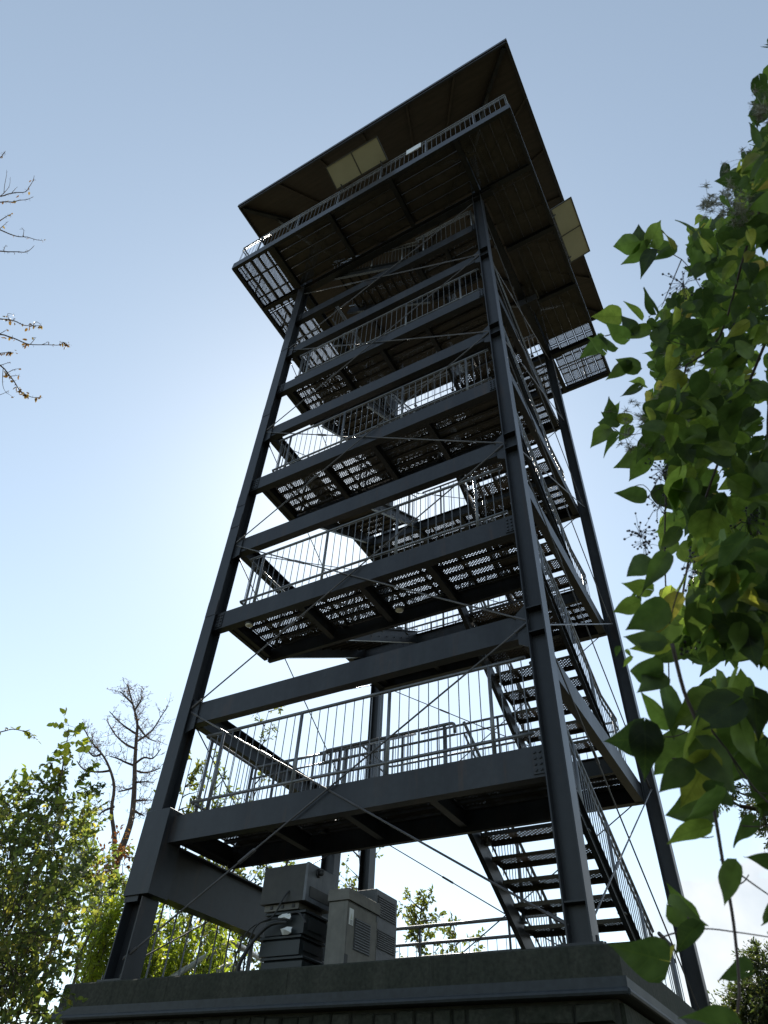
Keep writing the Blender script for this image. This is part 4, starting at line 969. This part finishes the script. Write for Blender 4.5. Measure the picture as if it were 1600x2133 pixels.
sprays = [(1300,512,185,52),(1332,487,265,50),(1367,480,290,56),(1322,538,130,56),(1345,548,120,58),(1392,490,265,40),(1368,515,190,44),(1380,530,150,46),(1430,470,240,40),
          (1322,640,215,46),(1345,625,260,48),(1260,705,200,55),(1235,735,150,60),(1262,660,185,55),(1240,715,215,48),(1275,690,190,56),(1305,672,230,44),(1320,690,170,52),
          (1262,865,215,46),(1255,885,170,38),(1272,850,250,42),(1290,870,190,40),(1250,915,150,50),(1265,935,130,52),(1300,900,140,40),(1285,850,300,36),(1330,800,190,50),(1300,760,200,46),(1285,778,160,50),(1310,815,150,44),
          (1308,962,160,68),(1320,985,130,62),(1308,1028,175,60),(1340,945,120,66),
          (1325,1185,160,66),(1365,1200,130,86),(1325,1225,185,50),(1320,1255,110,40),(1300,1265,150,48),(1345,1290,150,84),(1365,1310,170,90),(1385,1290,110,84),(1340,1395,185,74),(1350,1420,175,80),(1390,1360,140,76),
          (1365,1470,200,92),(1400,1490,60,86),(1305,1545,170,96),(1338,1570,110,92),(1400,1580,130,96),(1440,1560,100,104),(1395,1620,140,70),(1330,1330,190,70),(1355,1350,150,70),(1285,1360,100,22),(1312,1357,80,18),(1298,1375,120,24),
          (1440,1640,110,110),(1460,1690,90,96),(1500,1600,60,104),(1490,1660,80,70),(1430,1690,150,80),(1420,1740,165,70),(1545,1735,140,58),(1590,1790,180,64),(1517,1848,115,64),(1412,1885,230,78),(1432,1905,30,60),
          (1425,1962,110,62),(1330,1987,185,86),(1378,1995,330,62),(1520,2033,175,62),(1600,1905,100,56),(1470,2122,180,80),(1560,1600,90,96),(1585,1660,110,84),(1555,1560,70,86),(1520,1540,120,90),(1480,1500,140,96),(1445,1480,160,90),(1580,1500,90,90)]
for px, py, a, sz in sprays: vleaf(px+random.gauss(0,3), py+random.gauss(0,3), a+random.gauss(0,10), sz*(.84 if py < 1100 else .86), (1.25 if py > 1150 else 1.9)+random.uniform(-.05,.15), .45)
edge = [(70,1598),(110,1580),(190,1556),(260,1540),(300,1548),(345,1525),(375,1470),(420,1450),(470,1420),(520,1405),(580,1395),(620,1385),(650,1345),(700,1330),(760,1345),(800,1345),(850,1320),(900,1318),(950,1345),(1000,1372),(1060,1352),(1100,1350),(1160,1368),(1200,1375),(1260,1365),(1330,1365),(1420,1372),(1500,1420),(1560,1470),(1620,1520),(1680,1580)]
def edge_x(y):
    for (y0, x0), (y1, x1) in zip(edge, edge[1:]):
        if y0 <= y <= y1: return x0+(x1-x0)*(y-y0)/(y1-y0)
    return 1600
for i in range(5600):
    y = random.uniform(70, 1700) if random.random() < .9 else random.uniform(300, 1100)
    ex = edge_x(y); x = ex + 26 + abs(random.gauss(0, 1))*150 if random.random() < .35 else random.uniform(ex+28, 1780)
    if x > 1790: continue
    if y > 1180 and random.random() < (.30 if y < 1330 else .48 if y < 1430 else .74): continue
    g = mnoise.noise((x*.011, y*.011, 5.0))
    if g + .45*mnoise.noise((x*.03, y*.03, 9.0)) < (-.26 if y < 1050 else -.06): continue                                   # gaps where the sky shows through
    dist = random.uniform(1.3, 2.0) if y > 1150 else random.uniform(1.7, 3.4)
    lo, hi = (17, 46) if y < 700 else (22, 56) if y < 1000 else (32, 74)
    vleaf(x, y, random.gauss(125, 48), random.triangular(lo, hi, lo*.6+hi*.4)*(1.75/dist)**.6, dist, .6)
LEAFS.sort(key=lambda t: -t[5])
def lmat(L_): p, d, s, n, sz, _ = L_; return Matrix(((d.x*sz, s.x*sz, n.x*sz, p.x), (d.y*sz, s.y*sz, n.y*sz, p.y), (d.z*sz, s.z*sz, n.z*sz, p.z), (0,0,0,1)))
named = [l for l in LEAFS if l[0].x is not None][:0]
spr = LEAFS[:290]
for L_ in spr:
    o = bpy.data.objects.new('leaf', random.choice(VL)); COL.objects.link(o); o.parent = vine
    mw = lmat(L_); mw.translation = mw.translation - WP[vine]; o.matrix_local = mw
AV = []; AF = []; AU = []; AT = []
for L_ in LEAFS[290:]:
    me = random.choice(VL); mw = lmat(L_); b0 = len(AV); t = random.random()
    AV += [tuple(mw @ v.co) for v in me.vertices]; AF += [tuple(i+b0 for i in p_.vertices) for p_ in me.polygons]; AT += [t]*len(me.vertices)
    uvl = me.uv_layers[0].data; AU += [tuple(uvl[i].uv) for i in range(len(uvl))]
org = WP[vine]; me = bpy.data.meshes.new('leaf_mass'); me.from_pydata([(a-org.x, b_-org.y, c-org.z) for a, b_, c in AV], [], AF); me.materials.append(M_VINE)
uvn = me.uv_layers.new(name='UVMap'); uvn.data.foreach_set('uv', np.array(AU).ravel())
a_ = me.attributes.new('tint', 'FLOAT', 'POINT'); a_.data.foreach_set('value', np.array(AT, np.float32)); me.polygons.foreach_set('use_smooth', [True]*len(AF)); me.update()
link('leaf_mass', me, vine, org, kind='stuff')
# unseen leaves right of and behind the camera, added to block low skylight
TP, TD, TN, TLn = [], [], [], []
for i in range(7500):
    a = random.uniform(.35, 3.25); rr = random.uniform(2.7, 5.2)+.6*mnoise.noise((a*2, 0, 0))
    hgt = (3.2 if a < 2.4 else 2.4)+1.1*mnoise.noise((a*3, 4, 1))
    x, y = CAM.x+rr*math.cos(-a+.25), CAM.y+rr*math.sin(-a+.25)
    z = -3.3+(hgt+.4)*random.random()**.8
    TP.append((x, y, z)); TD.append((random.gauss(0,1), random.gauss(0,1), random.gauss(-.4,.8))); TN.append((random.gauss(0,.8), random.gauss(0,.8), 1))
ln_ = rng.uniform(.09, .17, len(TP))
leaves_obj('added_shade_leaves', TP, TD, TN, ln_, ln_*.7, M_BUSH, vine)
vs_ = MB()
def vstem(pts, d0, r0, r1, d1=None):
    n = len(pts); P = [at(x, y, d0+((d1 or d0)-d0)*i/(n-1)) for i, (x, y) in enumerate(pts)]; Q = []
    for i in range(n-1):
        for k in range(4):
            u = k/4; a, b_, c, d = P[max(0,i-1)], P[i], P[i+1], P[min(n-1,i+2)]; Q.append(.5*((2*b_)+(c-a)*u+(2*a-5*b_+4*c-d)*u*u+(3*b_-a-3*c+d)*u**3))
    Q.append(P[-1]); vs_.tube(Q, [r0+(r1-r0)*i/(len(Q)-1) for i in range(len(Q))], 6)
for pts in ([(1400,1340),(1425,1440),(1460,1530),(1490,1700),(1505,1790),(1525,1900),(1535,1985),(1540,2060),(1536,2110)],):
    vstem(pts, 1.28, .0034, .0018)
for pts, r in (([(1388,1000),(1385,1150),(1392,1350),(1400,1480),(1445,1620)],.0024), ([(1500,1790),(1560,1835),(1610,1870)],.0016), ([(1330,1990),(1380,1952),(1460,1935),(1535,1942),(1620,1955)],.0014), ([(1520,1850),(1548,1838),(1560,1822)],.0012), ([(1432,1910),(1455,1937)],.0012),
               ([(1430,1740),(1470,1745),(1487,1742)],.0012), ([(1545,1720),(1570,1722),(1600,1720)],.0012), ([(1345,1530),(1400,1535),(1440,1520)],.0012), ([(1450,1480),(1520,1570),(1570,1640),(1620,1690)],.0022), ([(1520,1570),(1560,1640),(1610,1655)],.0012), ([(1400,1580),(1450,1578)],.001),
               ([(1330,540),(1355,520),(1420,540),(1460,600)],.0016), ([(1420,540),(1395,600),(1378,640)],.0016), ([(1260,700),(1310,690),(1360,700),(1430,720)],.0018), ([(1265,880),(1300,905),(1350,900)],.0014), ([(1305,1020),(1340,1010),(1365,1040),(1380,1060)],.0012), ([(1300,1260),(1335,1240),(1350,1210)],.001),
               ([(1430,760),(1400,900),(1385,1000)],.003), ([(1600,700),(1520,900),(1450,1100),(1420,1250),(1405,1340)],.004), ([(1640,300),(1560,500),(1500,700),(1430,760)],.004), ([(1590,1050),(1570,1180),(1600,1300)],.002), ([(1440,1170),(1410,1240),(1395,1300)],.0016)):
    vstem(pts, 1.3 if pts[0][1] > 1150 else 1.95, r, r*.6)
for pts, r, d in (([(1900,3300),(1820,2300),(1760,1700),(1720,1200),(1690,700),(1660,200)],.016,2.3), ([(1880,3300),(1850,2200),(1700,1600),(1600,1050),(1640,300)],.010,2.2)):
    vstem(pts, d, r, r*.4)
put('stem', vs_, M_STEM, vine, smooth=True)
def ico():
    b = bmesh.new(); bmesh.ops.create_icosphere(b, subdivisions=1, radius=1); v = [x.co.copy() for x in b.verts]; f = [tuple(y.index for y in x.verts) for x in b.faces]; b.free(); return v, f
IV, IF = ico()
for px, py, sp, n, d in ((1425,595,26,34,2.0),(1385,985,22,36,1.9),(1395,1010,24,30,1.9),(1372,1060,16,20,1.9),(1335,1120,16,26,1.6),(1345,1140,14,18,1.6),(1450,1195,16,20,1.5),(1560,1090,26,30,1.8),(1440,1165,12,14,1.5),(1430,1345,14,16,1.4),(1550,640,26,26,2.2)):
    b = MB(); c0 = at(px, py, d)
    for k in range(n):
        c = at(px+random.gauss(0,sp), py+random.gauss(0,sp), d+random.gauss(0,.02)); r = random.uniform(.0022,.0036)
        b.add([c+v*r for v in IV], IF); b.tube([c, c0.lerp(c, .4)+Vector((0,0,.01)), c0], .0006, 3, False)
    put('berry_cluster', b, M_BERRY, vine, c0, True)
for px, py, sp, n, d in ((1590,225,14,16,1.75),(1515,420,20,22,1.8),(1545,440,24,26,1.9),(1480,425,14,14,1.9),(1418,795,26,18,2.0),(1400,770,20,12,2.0),(1300,905,16,12,1.9),(1350,880,30,24,1.95),(1380,850,24,14,1.95),(1480,760,26,16,2.1),(1560,330,24,12,2.3),(1420,910,26,16,2.0)):
    b = MB(); c0 = at(px, py, d)
    for k in range(n):
        c = at(px+random.gauss(0,sp), py+random.gauss(0,sp), d+random.gauss(0,.03)); b.tube([c, c0.lerp(c, .5)+Vector((0,0,.008)), c0], .0005, 3, False)
        for z in range(24):
            v = Vector((random.gauss(0,1), random.gauss(0,1), random.gauss(0,1))).normalized()*random.uniform(.008,.015); s_ = v.orthogonal().normalized()*.004
            b.tube([c, c+v*.6+s_*.5, c+v+s_*2], [.0006,.0005,.0003], 3, False)
    put('seed_cluster', b, M_FLUFF, vine, c0)
